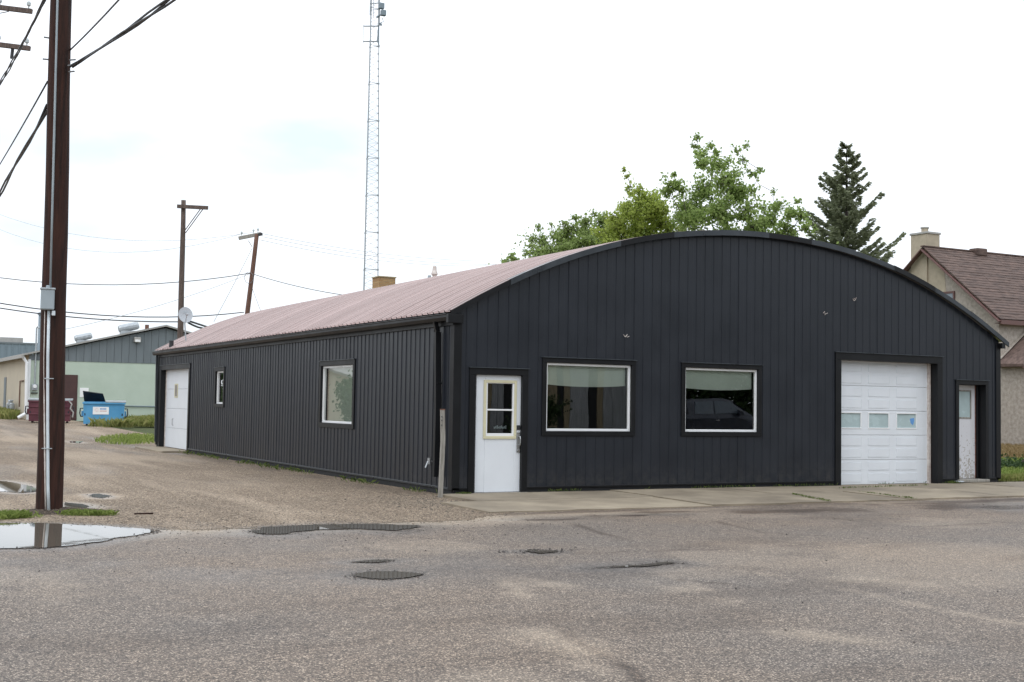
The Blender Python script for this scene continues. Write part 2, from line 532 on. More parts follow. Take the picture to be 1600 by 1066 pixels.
M['housetrim'] = mat('brown_trim', (0.135, 0.070, 0.062), 0.6, 0, 0.1)
M['brick'] = None
M['bark'] = mat('bark', (0.075, 0.06, 0.05), 0.9, 0, 0.3, 6, 0.6, 20, stretch=(4, 4, 0.7))
M['leaf_poplar'] = leafmat('poplar_leaves', (0.20, 0.29, 0.075), (0.38, 0.48, 0.17), trans=.6)
M['leaf_maple'] = leafmat('maple_leaves', (0.27, 0.34, 0.06), (0.46, 0.54, 0.14), trans=.6)
M['leaf_grey'] = leafmat('greyish_leaves', (0.22, 0.30, 0.085), (0.38, 0.47, 0.18), trans=.6)
M['needle'] = leafmat('spruce_needles', (0.20, 0.235, 0.135), (0.42, 0.45, 0.30), trans=0.5)
M['leaf_dark'] = leafmat('dark_leaves', (0.03, 0.06, 0.02), (0.08, 0.13, 0.045))
M['grass'] = leafmat('grass_blades', (0.14, 0.20, 0.04), (0.36, 0.43, 0.13), trans=0.45)
M['weedlow'] = leafmat('low_weeds', (0.07, 0.11, 0.025), (0.19, 0.24, 0.07), trans=0.4)
M['weed'] = leafmat('weed_blades', (0.20, 0.25, 0.06), (0.46, 0.44, 0.18), trans=0.4)
M['straw'] = leafmat('dry_grass', (0.20, 0.14, 0.06), (0.42, 0.32, 0.17), trans=0.2)
M['stone'] = leafmat('pebbles', (0.06, 0.055, 0.05), (0.34, 0.27, 0.20), rough=0.8, trans=0)
M['darkstone'] = leafmat('dark_pebbles', (0.03, 0.028, 0.028), (0.13, 0.11, 0.10), rough=0.8, trans=0)
M['asphalt'] = groundmat('asphalt', [(0.050, 0.041, 0.035), (0.149, 0.119, 0.096), (0.206, 0.160, 0.125), (0.252, 0.199, 0.157), (0.56, 0.46, 0.36)],
                         92, (0.52, 0.445, 0.35), (0.84, 0.89, 0.96), 0.62, 0.55, 0.22)
M['gravel'] = groundmat('gravel', [(0.098, 0.071, 0.051), (0.205, 0.153, 0.109), (0.268, 0.203, 0.144), (0.342, 0.267, 0.193), (0.54, 0.45, 0.345)],
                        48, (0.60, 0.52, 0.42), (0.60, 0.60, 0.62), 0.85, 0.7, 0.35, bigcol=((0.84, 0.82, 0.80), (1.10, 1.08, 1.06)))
M['soil'] = groundmat('soil_and_turf', [(0.045, 0.060, 0.015), (0.075, 0.095, 0.025), (0.105, 0.115, 0.04)], 25, (1, 1, 1), (1, 1, 1), 0.95, 0.5, 0.1, attr=False)
M['lawn'] = groundmat('lawn_turf', [(0.050, 0.085, 0.015), (0.085, 0.135, 0.025), (0.12, 0.165, 0.04)], 30, (1, 1, 1), (1, 1, 1), 0.95, 0.5, 0.2, attr=False)
M['dry'] = groundmat('dry_field', [(0.17, 0.115, 0.05), (0.24, 0.17, 0.085), (0.31, 0.23, 0.13)], 25, (1, 1, 1), (1, 1, 1), 0.95, 0.5, 0.2, attr=False)
M['carpaint'] = mat('dark_car_paint', (0.055, 0.065, 0.090), 0.25, 0.2, 0.02, 3.0, coat=0.8)
M['tyre'] = mat('tyre_rubber', (0.015, 0.015, 0.016), 0.85)
M['chrome'] = mat('bright_metal', (0.6, 0.6, 0.62), 0.2, 1.0)
M['carglass'] = mat('car_glass', (0.16, 0.20, 0.24), 0.05, 0, 0.02, spec=0.8)
M['headlamp'] = mat('headlamp_lens', (0.6, 0.65, 0.7), 0.1, 0, 0.02)
M['tan'] = mat('tan_boards', (0.42, 0.34, 0.22), 0.8, 0, 0.2, 3, stretch=(6, 6, .5))
M['paleboard'] = mat('pale_grey_boards', (0.50, 0.51, 0.53), 0.8, 0, 0.2, 3, stretch=(6, 6, .5))
M['darkboard'] = mat('dark_boards', (0.03, 0.03, 0.032), 0.8, 0, 0.2, 3, stretch=(6, 6, .5))

def watermat():
    m, t, b = newmat('puddle_water')
    n = t.nodes; l = t.links.new
    b.inputs['Base Color'].default_value = (0.125, 0.110, 0.090, 1)
    b.inputs['Roughness'].default_value = 0.015
    b.inputs['IOR'].default_value = 1.33
    b.inputs['Specular IOR Level'].default_value = 0.85
    tcx = n.new('ShaderNodeTexCoord')
    nb = n.new('ShaderNodeTexNoise'); nb.inputs['Scale'].default_value = 5; nb.inputs['Detail'].default_value = 2
    l(tcx.outputs['Object'], nb.inputs['Vector'])
    bp = n.new('ShaderNodeBump'); bp.inputs['Strength'].default_value = 0.005; bp.inputs['Distance'].default_value = 0.02
    l(nb.outputs['Fac'], bp.inputs['Height']); l(bp.outputs[0], b.inputs['Normal'])
    return m
M['water'] = watermat()

def brickmat():
    m, t, b = newmat('tan_brick')
    n = t.nodes; l = t.links.new
    tcx = n.new('ShaderNodeTexCoord')
    mpx = n.new('ShaderNodeMapping'); mpx.inputs['Rotation'].default_value = (R(90), 0, 0)
    l(tcx.outputs['Object'], mpx.inputs[0])
    br = n.new('ShaderNodeTexBrick')
    br.inputs['Color1'].default_value = (0.36, 0.20, 0.085, 1); br.inputs['Color2'].default_value = (0.44, 0.28, 0.13, 1)
    br.inputs['Mortar'].default_value = (0.25, 0.20, 0.15, 1)
    br.inputs['Scale'].default_value = 1; br.inputs['Brick Width'].default_value = 0.22; br.inputs['Row Height'].default_value = 0.075; br.inputs['Mortar Size'].default_value = 0.008
    l(mpx.outputs[0], br.inputs['Vector']); l(br.outputs[0], b.inputs['Base Color'])
    b.inputs['Roughness'].default_value = 0.9
    return m
M['brick'] = brickmat()

# ------------------------------------------------------------------ ground
PUD = {
 'wide': [(-170, 812), (0, 818.5), (57, 818.5), (120, 821), (180, 824), (235, 828.5), (246, 832), (225, 836), (190, 841), (150, 848), (100, 855), (60, 857.5), (0, 858), (-170, 862)],
 'long': [(388, 830), (420, 824.5), (470, 822), (500, 820.5), (570, 819.5), (655, 822), (655, 825), (620, 829.5), (560, 827), (490, 829), (440, 835.5), (405, 834.5)],
 'oval': [(549, 900), (575, 895), (620, 894), (664, 898.5), (640, 903.5), (600, 906), (565, 904)],
 'sliver': [(546, 879), (585, 875.7), (615, 876.2), (590, 880)],
 'streak': [(925, 888.5), (1000, 884), (1045, 879), (1058, 880.5), (1010, 886)],
 'crumbly': [(815, 862), (835, 859.8), (872, 861.5), (865, 864.5), (845, 865.5)],
 'alley': [(-90, 747), (0, 752), (22, 755), (50, 761), (66, 768), (36, 771), (10, 769), (-90, 768)],
 'beside_pole': [(100, 786), (125, 788), (142, 793), (124, 796.5), (100, 796)],
 'small_alley': [(141, 773), (155, 772.3), (172, 776), (160, 779), (146, 777)],
 'far': [(108, 689), (118, 688), (130, 690), (124, 693), (110, 692)],
 'kerbside': [(1541, 794), (1556, 791.5), (1590, 790.5), (1612, 792), (1590, 794.5), (1566, 796)],
}
PUDW = {k: [gnd(*p) for p in v] for k, v in PUD.items()}
def pdist(px, py, poly):
    """signed distance-ish to polygon (negative inside), anisotropic free"""
    d = np.full(px.shape, 1e9); inside = np.zeros(px.shape, bool)
    n = len(poly)
    for i in range(n):
        ax, ay = poly[i]; bx, by = poly[(i + 1) % n]
        ex, ey = bx - ax, by - ay
        t = np.clip(((px - ax) * ex + (py - ay) * ey) / (ex * ex + ey * ey + 1e-12), 0, 1)
        d = np.minimum(d, np.hypot(px - ax - t * ex, py - ay - t * ey))
        c = ((ay > py) != (by > py)) & (px < (bx - ax) * (py - ay) / (by - ay + 1e-12) + ax)
        inside ^= c
    return np.where(inside, -d, d)
def sdist(px, py, pts):
    d = np.full(px.shape, 1e9)
    for (ax, ay), (bx, by) in zip(pts[:-1], pts[1:]):
        ex, ey = bx - ax, by - ay
        t = np.clip(((px - ax) * ex + (py - ay) * ey) / (ex * ex + ey * ey + 1e-12), 0, 1)
        d = np.minimum(d, np.hypot(px - ax - t * ex, py - ay - t * ey))
    return d
def wetmask(X, Y):
    wv = np.zeros(X.shape)
    nzv = vnoise(X + 40, Y + 40, 1.3, 4)
    for k, reach in (('wide', 0.55), ('long', 0.7), ('oval', 0.55), ('sliver', 0.4), ('streak', 0.5), ('crumbly', 0.25), ('alley', 0.6), ('beside_pole', 0.4), ('small_alley', .3), ('far', .6), ('kerbside', 0.9)):
        d = pdist(X, Y, PUDW[k])
        wv = np.maximum(wv, np.clip(1 - d / (reach * (0.4 + 1.2 * nzv)), 0, 1) ** 1.3)
    return wv

def sheet(name, xs, YY, zoff, material, masks=None, kind='structure', follow=True):
    """grid sheet; xs 1-D, YY 2-D (rows along y) or 1-D"""
    xs = np.asarray(xs)
    if YY.ndim == 1: YY = np.repeat(YY[None, :], len(xs), 0)
    X = np.repeat(xs[:, None], YY.shape[1], 1)
    Z = (terr(YY) if follow else 0 * YY) + zoff
    nx, ny = X.shape
    V = np.stack([X, YY, Z], -1).reshape(-1, 3)
    i = np.arange(nx * ny).reshape(nx, ny)
    F = np.stack([i[:-1, :-1], i[1:, :-1], i[1:, 1:], i[:-1, 1:]], -1).reshape(-1, 4)
    me = bpy.data.meshes.new(name)
    me.from_pydata(V.tolist(), [], F.tolist())
    me.materials.append(material)
    if masks:
        for k, fn in masks.items():
            a = me.attributes.new(k, 'FLOAT', 'POINT')
            a.data.foreach_set('value', np.clip(fn(V[:, 0], V[:, 1]), 0, 1).astype(np.float32))
    o = bpy.data.objects.new(name, me)
    col.objects.link(o)
    o['kind'] = kind
    return o

sheet('ground', np.array([-500, -200, -100, -60, -20, 20, 60, 100, 200, 500.]), np.array([-500, -200, -100, -40, 0, 28, 32, 40, 50, 60, 80, 120, 200, 500.]), -0.06, M['soil'])

def fine(a, b, lo, hi, st, cs=4.0):
    return np.concatenate([np.arange(lo, a, cs), np.arange(a, b, st), np.arange(b, hi + .01, cs)])
PALE = [([gnd(790, 908), gnd(810, 925), gnd(830, 935)], .18), ([gnd(1090, 868), gnd(1120, 878), gnd(1200, 898)], .13), ([gnd(1290, 915), gnd(1400, 938), gnd(1560, 970), gnd(1640, 980)], .13),
        ([gnd(820, 905), gnd(880, 915)], .25), ([gnd(1040, 900), gnd(1110, 925)], .12), ([gnd(1000, 905), gnd(1130, 935)], .3), ([gnd(830, 985), gnd(960, 1040)], .35), ([gnd(1250, 990), gnd(1400, 1010)], .3), ([gnd(1350, 905), gnd(1500, 915)], .5)]
CRACK = [([gnd(895, 818), gnd(935, 832), gnd(985, 845)], .035), ([gnd(1120, 815), gnd(1190, 832), gnd(1290, 838)], .03), ([gnd(1290, 808), gnd(1390, 822), gnd(1450, 823), gnd(1600, 815)], .03),
         ([gnd(850, 960), gnd(905, 1005), gnd(985, 1045), gnd(1010, 1075)], .035), ([gnd(1060, 905), gnd(1180, 918)], .02), ([gnd(880, 865), gnd(1000, 862), gnd(1150, 858), gnd(1280, 850)], .03)]
STAIN = [([gnd(1170, 800), gnd(1250, 799), gnd(1330, 796)], .55), ([gnd(840, 813), gnd(890, 812)], .22), ([gnd(1020, 801), gnd(1070, 799)], .3), ([gnd(1370, 788), gnd(1480, 786), gnd(1600, 780)], .35), ([gnd(1480, 793), gnd(1640, 796)], .75), ([gnd(930, 806), gnd(1000, 806)], .2)]
def palemask(X, Y):
    nzv = vnoise(X + 9, Y + 3, 6, 4); b = vnoise(X, Y, .45, 4)
    m = np.zeros(X.shape)
    for pts, wd in PALE:
        m = np.maximum(m, np.clip(1 - sdist(X, Y, pts) / (wd * (.4 + 1.3 * nzv)), 0, 1) * 0.27 * np.clip(vnoise(X + 2, Y, 3.0, 3) * 3 - .8, 0.1, 1))
    # dusty concrete apron in front of the slabs
    ap = np.clip(1 - np.abs(Y + 3.55 - 0.25 * (vnoise(X, Y * 0, .6, 3) - .5)) / .6, 0, 1) * np.clip((X + 1.8) / .8, 0, 1) * np.clip((15 - X) / 4, 0, 1)
    m = np.maximum(m, ap * np.clip((vnoise(X * .5, Y * 1.6, 1.2, 4) - .48) * 4, 0, 1) * 0.45)
    # gravel spill along the alley mouth
    e = np.clip((Y + 5.1 + .5 * (nzv - .5)) / 1.2, 0, 1) * np.clip((-0.2 - X) / 1.2, 0, 1)
    m = np.maximum(m, e * 0.55)
    m = np.maximum(m, np.clip((b - .62) * 2, 0, .12))
    return m
def roadwet(X, Y):
    m = wetmask(X, Y)
    band = np.exp(-((Y + 9.2 + .3 * X) / 1.6) ** 2) * np.clip(vnoise(X, Y, .7, 4) * 2.2 - .75, 0, 1) * np.clip((-1.0 - X) / 3, 0, 1)
    m = np.maximum(m, band * .65)
    wetr = np.clip((vnoise(X * .35 + 5, Y * 1.2, 1.0, 4) - .55) * 4, 0, 1) * np.exp(-((Y + 4.3) / .6) ** 2)
    return np.maximum(m, wetr * .9)
def stainmask(X, Y):
    m = np.zeros(X.shape)
    nz4 = vnoise(X * 1.2, Y * 3.0, 1.6, 4)
    nzv = vnoise(X + 9, Y + 3, 7, 4)
    for pts, wd in STAIN:
        m = np.maximum(m, np.clip((1 - sdist(X, Y, pts) / wd) * 1.6 - (nz4 - .42) * 2.6, 0, 1))
    for pts, wd in CRACK:
        m = np.maximum(m, np.clip(1.15 - sdist(X + .12 * (nzv - .5), Y + .25 * (nzv - .5), pts) / (wd * 1.5 * (.5 + 1.6 * nzv)), 0, 1) * np.clip(vnoise(X, Y, 1.3, 3) * 3 - .7, .45, 1))
    # damp band left along the slab edge and general grime
    m = np.maximum(m, np.exp(-((Y + 3.42) / .22) ** 2) * np.clip(vnoise(X * .8, Y * 2, 1.1, 4) * 3.2 - 1.3, 0, .8) * (X > -.9))
    m = np.maximum(m, np.clip((vnoise(X * .7 + 20, Y * 1.5, .8, 5) - .56) * 2.4, 0, .3))
    return m
sheet('road', fine(-13, 16, -80, 80, 0.07), fine(-17, -2.4, -24.0, -2.4, 0.07, 1.0), 0.0, M['asphalt'], {'wet': roadwet, 'pale': palemask, 'stain': stainmask})

gx = np.concatenate([np.arange(-60, -14, 4.0), np.arange(-14, 0.2, 0.08), np.arange(0.25, 3, .5)])
edge = -4.05 + 0.9 * (vnoise(gx, gx * 0, .5, 4) - .5) + .25 * (vnoise(gx, gx * 0 + 9, 4, 2) - .5) + np.clip((gx + 1.6) * 1.0, 0, 3.2) + np.clip((-6.2 - gx) * .55, 0, 1.9)
rel = np.concatenate([np.arange(0, 9, .09), np.arange(9, 30, .6), np.arange(30, 130, 4)])
GY = edge[:, None] + rel[None, :]
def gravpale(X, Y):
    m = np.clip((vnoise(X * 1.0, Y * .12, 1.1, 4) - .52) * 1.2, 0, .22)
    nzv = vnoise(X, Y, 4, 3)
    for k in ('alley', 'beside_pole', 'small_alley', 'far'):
        m = np.maximum(m, np.clip(1 - np.abs(pdist(X, Y, PUDW[k]) - .08) / (.35 * (.2 + 1.2 * nzv)), 0, 1) * .4)  # pale rims paint in the sky reflected at wet puddle edges, plus dried silt
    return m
def gravwet(X, Y):
    m = wetmask(X, Y)
    m = np.maximum(m, np.clip((vnoise(X + 3, Y * .25, .9, 4) - .56) * 2.2, 0, .35))
    # damp drip line by the wall
    m = np.maximum(m, np.exp(-((X + .45) / .35) ** 2) * np.clip(vnoise(X, Y, .9, 3) * 2 - .6, 0, 1) * (Y > -.5) * .9)
    return m
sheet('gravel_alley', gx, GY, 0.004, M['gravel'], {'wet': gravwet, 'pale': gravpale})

def flatpoly(name, pts, z, material, jag=0.05, sub=10, label=None, kind='structure'):
    P = []
    n = len(pts)
    for i in range(n):
        a = np.array(pts[i]); b = np.array(pts[(i + 1) % n])
        dd = np.linalg.norm(b - a)
        k = max(2, int(dd / 0.03)) if dd < 6 else int(dd / .3)
        for j in range(k):
            p = a + (b - a) * j / k
            P.append(p + jag * (np.array([vnoise(p[0], p[1], 5, 3), vnoise(p[0] + 50, p[1] + 7, 5, 3)]) - .5) * 2 + jag * .35 * (np.array([vnoise(p[0], p[1], 23, 2), vnoise(p[0] + 50, p[1] + 7, 23, 2)]) - .5) * 2)
    me = bpy.data.meshes.new(name)
    import bmesh
    b = bmesh.new()
    vs = [b.verts.new((p[0], p[1], float(terr(p[1])) + z)) for p in P]
    f = b.faces.new(vs)
    f.normal_update()
    if f.normal.z < 0: f.normal_flip()
    bmesh.ops.triangulate(b, faces=b.faces)
    b.to_mesh(me); b.free()
    me.materials.append(material)
    o = bpy.data.objects.new(name, me)
    col.objects.link(o)
    o['kind'] = kind
    return o
for k, v in PUDW.items():
    if k == 'kerbside': continue
    flatpoly('puddle', v, 0.009, M['water'], {'wide': .06, 'long': .09, 'crumbly': .08, 'streak': .03, 'sliver': .03, 'oval': .03, 'kerbside': .16}.get(k, .05))

# lawn and dry field right of the building
sheet('lawn', np.arange(13.9, 90, 4.0), np.array([0.6, 2, 4, 6, 9, 9.8, 14, 18, 24, 26, 28.]), 0.008, M['lawn'])
def quadsheet(name, pts, z, m):
    me = bpy.data.meshes.new(name)
    me.from_pydata([(x, y, z) for x, y in pts], [], [tuple(range(len(pts)))])
    me.materials.append(m)
    o = bpy.data.objects.new(name, me); col.objects.link(o); o['kind'] = 'structure'
    return o
quadsheet('dry_field', [(20.5, 11.6), (25.2, 9.0), (36, 5.5), (70, 2.5), (70, 22), (18, 22)], 0.014, M['dry'])
# far path of pale slabs
pth = tag(MB().box((14.6, 1.15, -.05), (14.62, 1.16, -.04)).build('path', M['concrete']), kind='structure')
for i in range(10):
    x0 = 14.3 + i * 1.6
    MB().bbox((x0, 1.1 - .01 * i, -.05), (x0 + 1.55, 1.95, 0.035 + .004 * (i % 3)), .01).build('slab', M['concrete'], pth)

# sidewalk slabs along the front
sw = tag(MB().box((-.6, -3.1, -.08), (18, -.2, -.03)).build('sidewalk', M['concrete']), kind='structure')
bx = [-0.55, 3.12, 5.66, 7.42, 9.9, 12.3, 14.9, 17.5]
for r, (ya, yb) in enumerate(((-.06, -1.53), (-1.56, -3.2))):
    for i in range(len(bx) - 1):
        xa, xb = bx[i] + .012 - .1 * r * (i > 0), bx[i + 1] - .012 - .1 * r
        if r == 0 and i == 0: xa = -.3
        if r == 1 and i == 0: xa = -.95
        za = 0.040 + random.uniform(-.008, .012); tl = random.uniform(-.008, .008)
        m_ = MB()
        nx_ = 10
        top = []
        for a in range(nx_ + 1):
            t = a / nx_
            x = xa + (xb - xa) * t
            jag = .0 if r == 0 else random.uniform(-.07, .05)
            sl = -.35 * (1 - t) if False else 0
            top.append((x, yb + jag, za - .018 * (r == 1) + tl * (t - .5)))
        for a in range(nx_ + 1):
            t = a / nx_
            top.append((xa + (xb - xa) * t, ya, za + .004 + tl * (t - .5)))
        vs = top + [(p[0], p[1], -.06) for p in top]
        n1 = nx_ + 1
        fs = []
        for a in range(nx_):
            fs += [(a, a + 1, n1 + a + 1, n1 + a), (2 * n1 + a, 2 * n1 + n1 + a, 2 * n1 + n1 + a + 1, 2 * n1 + a + 1),
                   (a, 2 * n1 + a, 2 * n1 + a + 1, a + 1), (n1 + a, n1 + a + 1, 3 * n1 + a + 1, 3 * n1 + a)]
        fs += [(0, n1, 3 * n1, 2 * n1), (nx_, 2 * n1 + nx_, 3 * n1 + nx_, n1 + nx_)]
        m_.add(vs, fs).build('slab', M['concrete'], sw)

# ------------------------------------------------------------------ main building
W_, LEN, EAVE = 13.39, 21.85, 3.13
AC = (4.986177711, -0.03368380296, -0.0002437054563, 2.349023849e-06)
def arc(x):
    s = np.abs(np.asarray(x, float) - 6.70)
    return AC[0] + AC[1] * s ** 2 + AC[2] * s ** 4 + AC[3] * s ** 6
bld = thing('metal_building', (6.7, 10.9, 0), 'long black corrugated metal building with arched front and pinkish curved roof', 'building')

OPEN_F = [(0.33, 1.38, -.1, 2.12), (1.735, 3.66, 1.05, 2.37), (4.76, 6.62, 1.05, 2.37), (8.72, 11.50, -.1, 2.64), (12.10, 12.97, -.1, 2.18)]
OPEN_S = [(17.80, 21.36, -.1, 2.52), (14.02, 14.98, 1.37, 2.42), (4.55, 6.57, 1.03, 2.38)]

def spans(u0, u1, zlo, zhi, opens):
    iv = [(zlo, zhi)]
    c = (u0 + u1) / 2
    for (a, b, z0, z1) in opens:
        if a <= c <= b:
            nv = []
            for (p, q) in iv:
                if z0 > p: nv.append((p, min(q, z0)))
                if z1 < q: nv.append((max(p, z1), q))
            iv = [(p, q) for p, q in nv if q - p > 1e-4]
    return iv

def siding(u_start, u_end, step, opens, topf, place, zlo=0.13, rh=0.012, rw=0.017, mid=True):
    """one object per siding strip; place(u, out, z) -> world point"""
    k = 0
    u = u_start
    while u < u_end - 0.01:
        v = min(u + step, u_end)
        prof = [(u, .0), (u + .004, rh), (u + rw, rh), (u + rw + .004, 0.0), (u + .108, 0.0), (u + .111, rh * .1 * mid), (u + .120, rh * .1 * mid), (u + .123, 0), (v, 0.0)]
        cuts = sorted(set([p[0] for p in prof if p[0] <= v] + [c for o in opens for c in o[:2] if u < c < v]))
        if cuts[-1] < v: cuts.append(v)
        px = [p[0] for p in prof]; po = [p[1] for p in prof]
        dev = random.uniform(-.0015, .0015)
        cells = []
        for a, b in zip(cuts[:-1], cuts[1:]):
            for n_, (p, q) in enumerate(spans(a, b, zlo, 99, opens)):
                cells.append((a, b, p, q, n_))
        whole = any(c_[2] <= zlo and c_[3] > 50 for c_ in cells)
        for piece in ((None,) if whole else (0, 1)):
            m_ = MB()
            for (a, b, p, q, n_) in cells:
                if piece is not None and n_ != piece: continue
                oa, ob = float(np.interp(a, px, po)) + dev, float(np.interp(b, px, po)) + dev
                ta, tb = float(topf(a)), float(topf(b))
                qa, qb = (ta, tb) if q > 50 else (q, q)
                if qa <= p: continue
                m_.add([place(a, oa, p), place(b, ob, p), place(b, ob, qb), place(a, oa, qa),
                        place(a, oa - .012, p), place(b, ob - .012, p), place(b, ob - .012, qb), place(a, oa - .012, qa)],
                       [(0, 1, 2, 3), (7, 6, 5, 4), (0, 4, 5, 1), (3, 2, 6, 7)])
            if m_.f: m_.weld().build('siding_panel', M['siding'], bld)
        u = v
        k += 1
siding(0.0, W_, 0.2029, OPEN_F, lambda x: arc(x) - .05, lambda u, o, z: (u, -o - .012, z), rh=.008, rw=.014)
siding(0.0, LEN, 0.2023, OPEN_S, lambda y: 3.14, lambda u, o, z: (-o - .012, u, z), mid=False)

def lining(u0, u1, opens, topf, place, n, name='wall'):
    cuts = sorted(set(list(np.linspace(u0, u1, n)) + [c for o in opens for c in o[:2] if u0 < c < u1]))
    m_ = MB()
    for a, b in zip(cuts[:-1], cuts[1:]):
        ta, tb = float(topf(a)), float(topf(b))
        for (p, q) in spans(a, b, -.05, 99, opens):
            qa, qb = (ta, tb) if q > 50 else (q, q)
            m_.add([place(a, 0, p), place(b, 0, p), place(b, 0, qb), place(a, 0, qa), place(a, .12, p), place(b, .12, p), place(b, .12, qb), place(a, .12, qa)],
                   [(0, 1, 2, 3), (7, 6, 5, 4), (0, 4, 5, 1), (3, 2, 6, 7), (0, 3, 7, 4), (1, 5, 6, 2)])
    m_.build(name, M['liner'], bld, recalc=False)
lining(0.02, W_ - .02, OPEN_F, lambda x: arc(x) - .06, lambda u, o, z: (u, .004 + o, z), 24)
lining(0.13, LEN - .13, OPEN_S, lambda y: 3.12, lambda u, o, z: (.004 + o, u, z), 12)
lining(0.13, LEN - .13, [], lambda y: 3.12, lambda u, o, z: (W_ - .004 - o, u, z), 4)
lining(0.02, W_ - .02, [], lambda x: arc(x) - .06, lambda u, o, z: (u, LEN - .004 - o, z), 24)
# foundation strip under the siding
fb = MB()
for a, b in ((0.02, .36), (1.36, 8.74), (11.49, 12.12), (12.96, W_ - .02)):
    MB().box((a, -.004, -.1), (b, .003, .18)).build('foundation', M['found'], bld)
for a, b in ((.02, 17.8), (21.36, LEN - .02)):
    MB().box((-.004, a, -.1), (.003, b, .18)).build('foundation', M['found'], bld)
# base flashing
for a, b in ((-.03, .27), (1.42, 8.55), (11.59, 12.03), (13.04, W_ + .03)):
    MB().bbox((a, -.036, .10), (b, -.006, .135), .004).build('base_trim', M['trim'], bld)
MB().bbox((-.036, .12, .10), (-.006, 17.72, .135), .004).build('base_trim', M['capmetal'], bld)
# corner trims
def corner_trim(x, sx, y, sy, h):
    m_ = MB()
    m_.bbox((min(x - sx * .11, x + sx * .036), min(y + sy * .030, y + sy * .036) , .10), (max(x - sx * .11, x + sx * .036), max(y + sy * .030, y + sy * .036), h), .002)
    m_.bbox((min(x + sx * .030, x + sx * .036), min(y - sy * .11, y + sy * .029), .10), (max(x + sx * .030, x + sx * .036), max(y - sy * .11, y + sy * .029), h), .002)
    m_.build('corner_trim', M['trim'], bld)
corner_trim(0, -1, 0, -1, 3.10)
corner_trim(W_, 1, 0, -1, 3.10)
corner_trim(0, -1, LEN, 1, 3.05)

# roof sheets over the arch
xs_r = np.linspace(-.13, W_ + .13, 27)
y = -.10
nsh = 24
shw = (LEN + .22) / nsh
for i in range(nsh):
    ya = -.10 + i * shw
    prof = []
    for k in range(4):
        yy = ya + k * shw / 4
        prof += [(yy, 0), (yy + .006, .034), (yy + .036, .034), (yy + .044, 0)]
    prof.append((ya + shw - .001, 0))
    vs = []; fs = []
    lift = random.uniform(0, .003)
    np_ = len(prof)
    for x in xs_r:
        z = float(arc(x)); dz = (float(arc(x + .01)) - float(arc(x - .01))) / .02
        ln = math.hypot(1, dz)
        for (yy, h) in prof:
            vs.append((x - dz / ln * (h + lift), yy, z + (h + lift) / ln))
    for a in range(len(xs_r) - 1):
        for b in range(np_ - 1):
            fs.append((a * np_ + b, (a + 1) * np_ + b, (a + 1) * np_ + b + 1, a * np_ + b + 1))
    MB().add(vs, fs).build('roof_sheet', M['roof'], bld, recalc=False)
# roof deck under the sheets
m_ = MB()
vs = []; fs = []
for x in xs_r[1:-1]:
    z = float(arc(x)) - .015
    vs += [(x, -.06, z), (x, LEN + .06, z), (x, LEN + .06, z - .04), (x, -.06, z - .04)]
for a in range(len(xs_r) - 3):
    for b in range(4):
        fs.append((a * 4 + b, (a + 1) * 4 + b, (a + 1) * 4 + (b + 1) % 4, a * 4 + (b + 1) % 4))
fs += [(0, 1, 2, 3), tuple((len(xs_r) - 3) * 4 + b for b in (3, 2, 1, 0))]
m_.add(vs, fs).build('roof_deck', M['liner'], bld)
# rake cap pieces along the arch
xs_c = np.linspace(-.15, W_ + .15, 13)
for i in range(12):
    xa, xb = xs_c[i], xs_c[i + 1] + .05
    m_ = MB(); vs = []; fs = []
    off = .004 * (i % 2) + random.uniform(0, .004)
    k = 5
    tilt = random.uniform(-.006, .006)
    for j in range(k):
        x = xa + (xb - xa) * j / (k - 1)
        z = float(arc(x)) + .028 + off + tilt * (j / (k - 1) - .5)
        vs += [(x, -.125 - off, z), (x, .03, z + .002), (x, -.125 - off, z - .10 - off), (x, -.10 - off * .5, z - .10 - off)]
    for j in range(k - 1):
        a = j * 4; b = a + 4
        fs += [(a, b, b + 1, a + 1), (a + 2, b + 2, b, a), (a + 3, b + 3, b + 2, a + 2)]
    m_.add(vs, fs).build('rake_cap', M['capmetal'] if i % 3 else M['trim'], bld)
# eave fascia, gutter
MB().bbox((-.055, -.02, 2.90), (-.035, LEN + .05, 3.115), .003).build('fascia', M['trim'], bld)
gp = [(-.075, 3.085), (-.075, 2.985), (-.105, 2.975), (-.165, 2.975), (-.195, 3.03), (-.195, 3.07), (-.21, 3.085), (-.20, 3.092), (-.185, 3.082), (-.185, 3.035), (-.16, 2.99), (-.105, 2.99), (-.09, 3.085)]
for ya, yb in ((-.03, 7.4), (7.402, 14.8), (14.802, LEN + .1)):
    MB().prism([(p[0], ya, p[1]) for p in gp], (0, yb - ya, 0)).build('gutter', M['trim'], bld)
MB().bbox((-.20, -.128, 2.93), (.09, -.035, 3.08), .006).build('eave_box', M['trim'], bld)
MB().bbox((W_ - .02, -.125, 2.98), (W_ + .09, -.04, 3.10), .006).build('eave_box', M['trim'], bld)
# downspout at the front corner
m_ = MB()
m_.beam((-.14, .52, 2.98), (-.10, .50, 2.80), .075, .055, (0, 1, 0))
m_.beam((-.10, .50, 2.80), (-.085, .47, 1.45), .105, .08, (0, 1, 0))
m_.beam((-.085, .47, 1.45), (-.10, .46, .30), .105, .08, (0, 1, 0))
ds = m_.build('downspout', M['trim'], bld)
MB().bbox((-.12, .43, 1.9), (-.03, .55, 1.93), .003).build('bracket', M['trim'], ds)
m_ = MB(); m_.tube([(-.01, .75, .55), (-.13, .75, .55)], .012, 8); m_.tube([(-.12, .75, .55), (-.17, .74, .44)], .016, 8); m_.tube([(-.10, .75, .50), (-.10, .75, .61)], .03, 8)
m_.build('hose_tap', M['steel'], bld)
# rear corner drain
MB().beam((-.11, LEN - .2, 2.98), (-.08, LEN - .22, .2), .07, .06, (0, 1, 0)).build('downspout', M['capmetal'], bld)

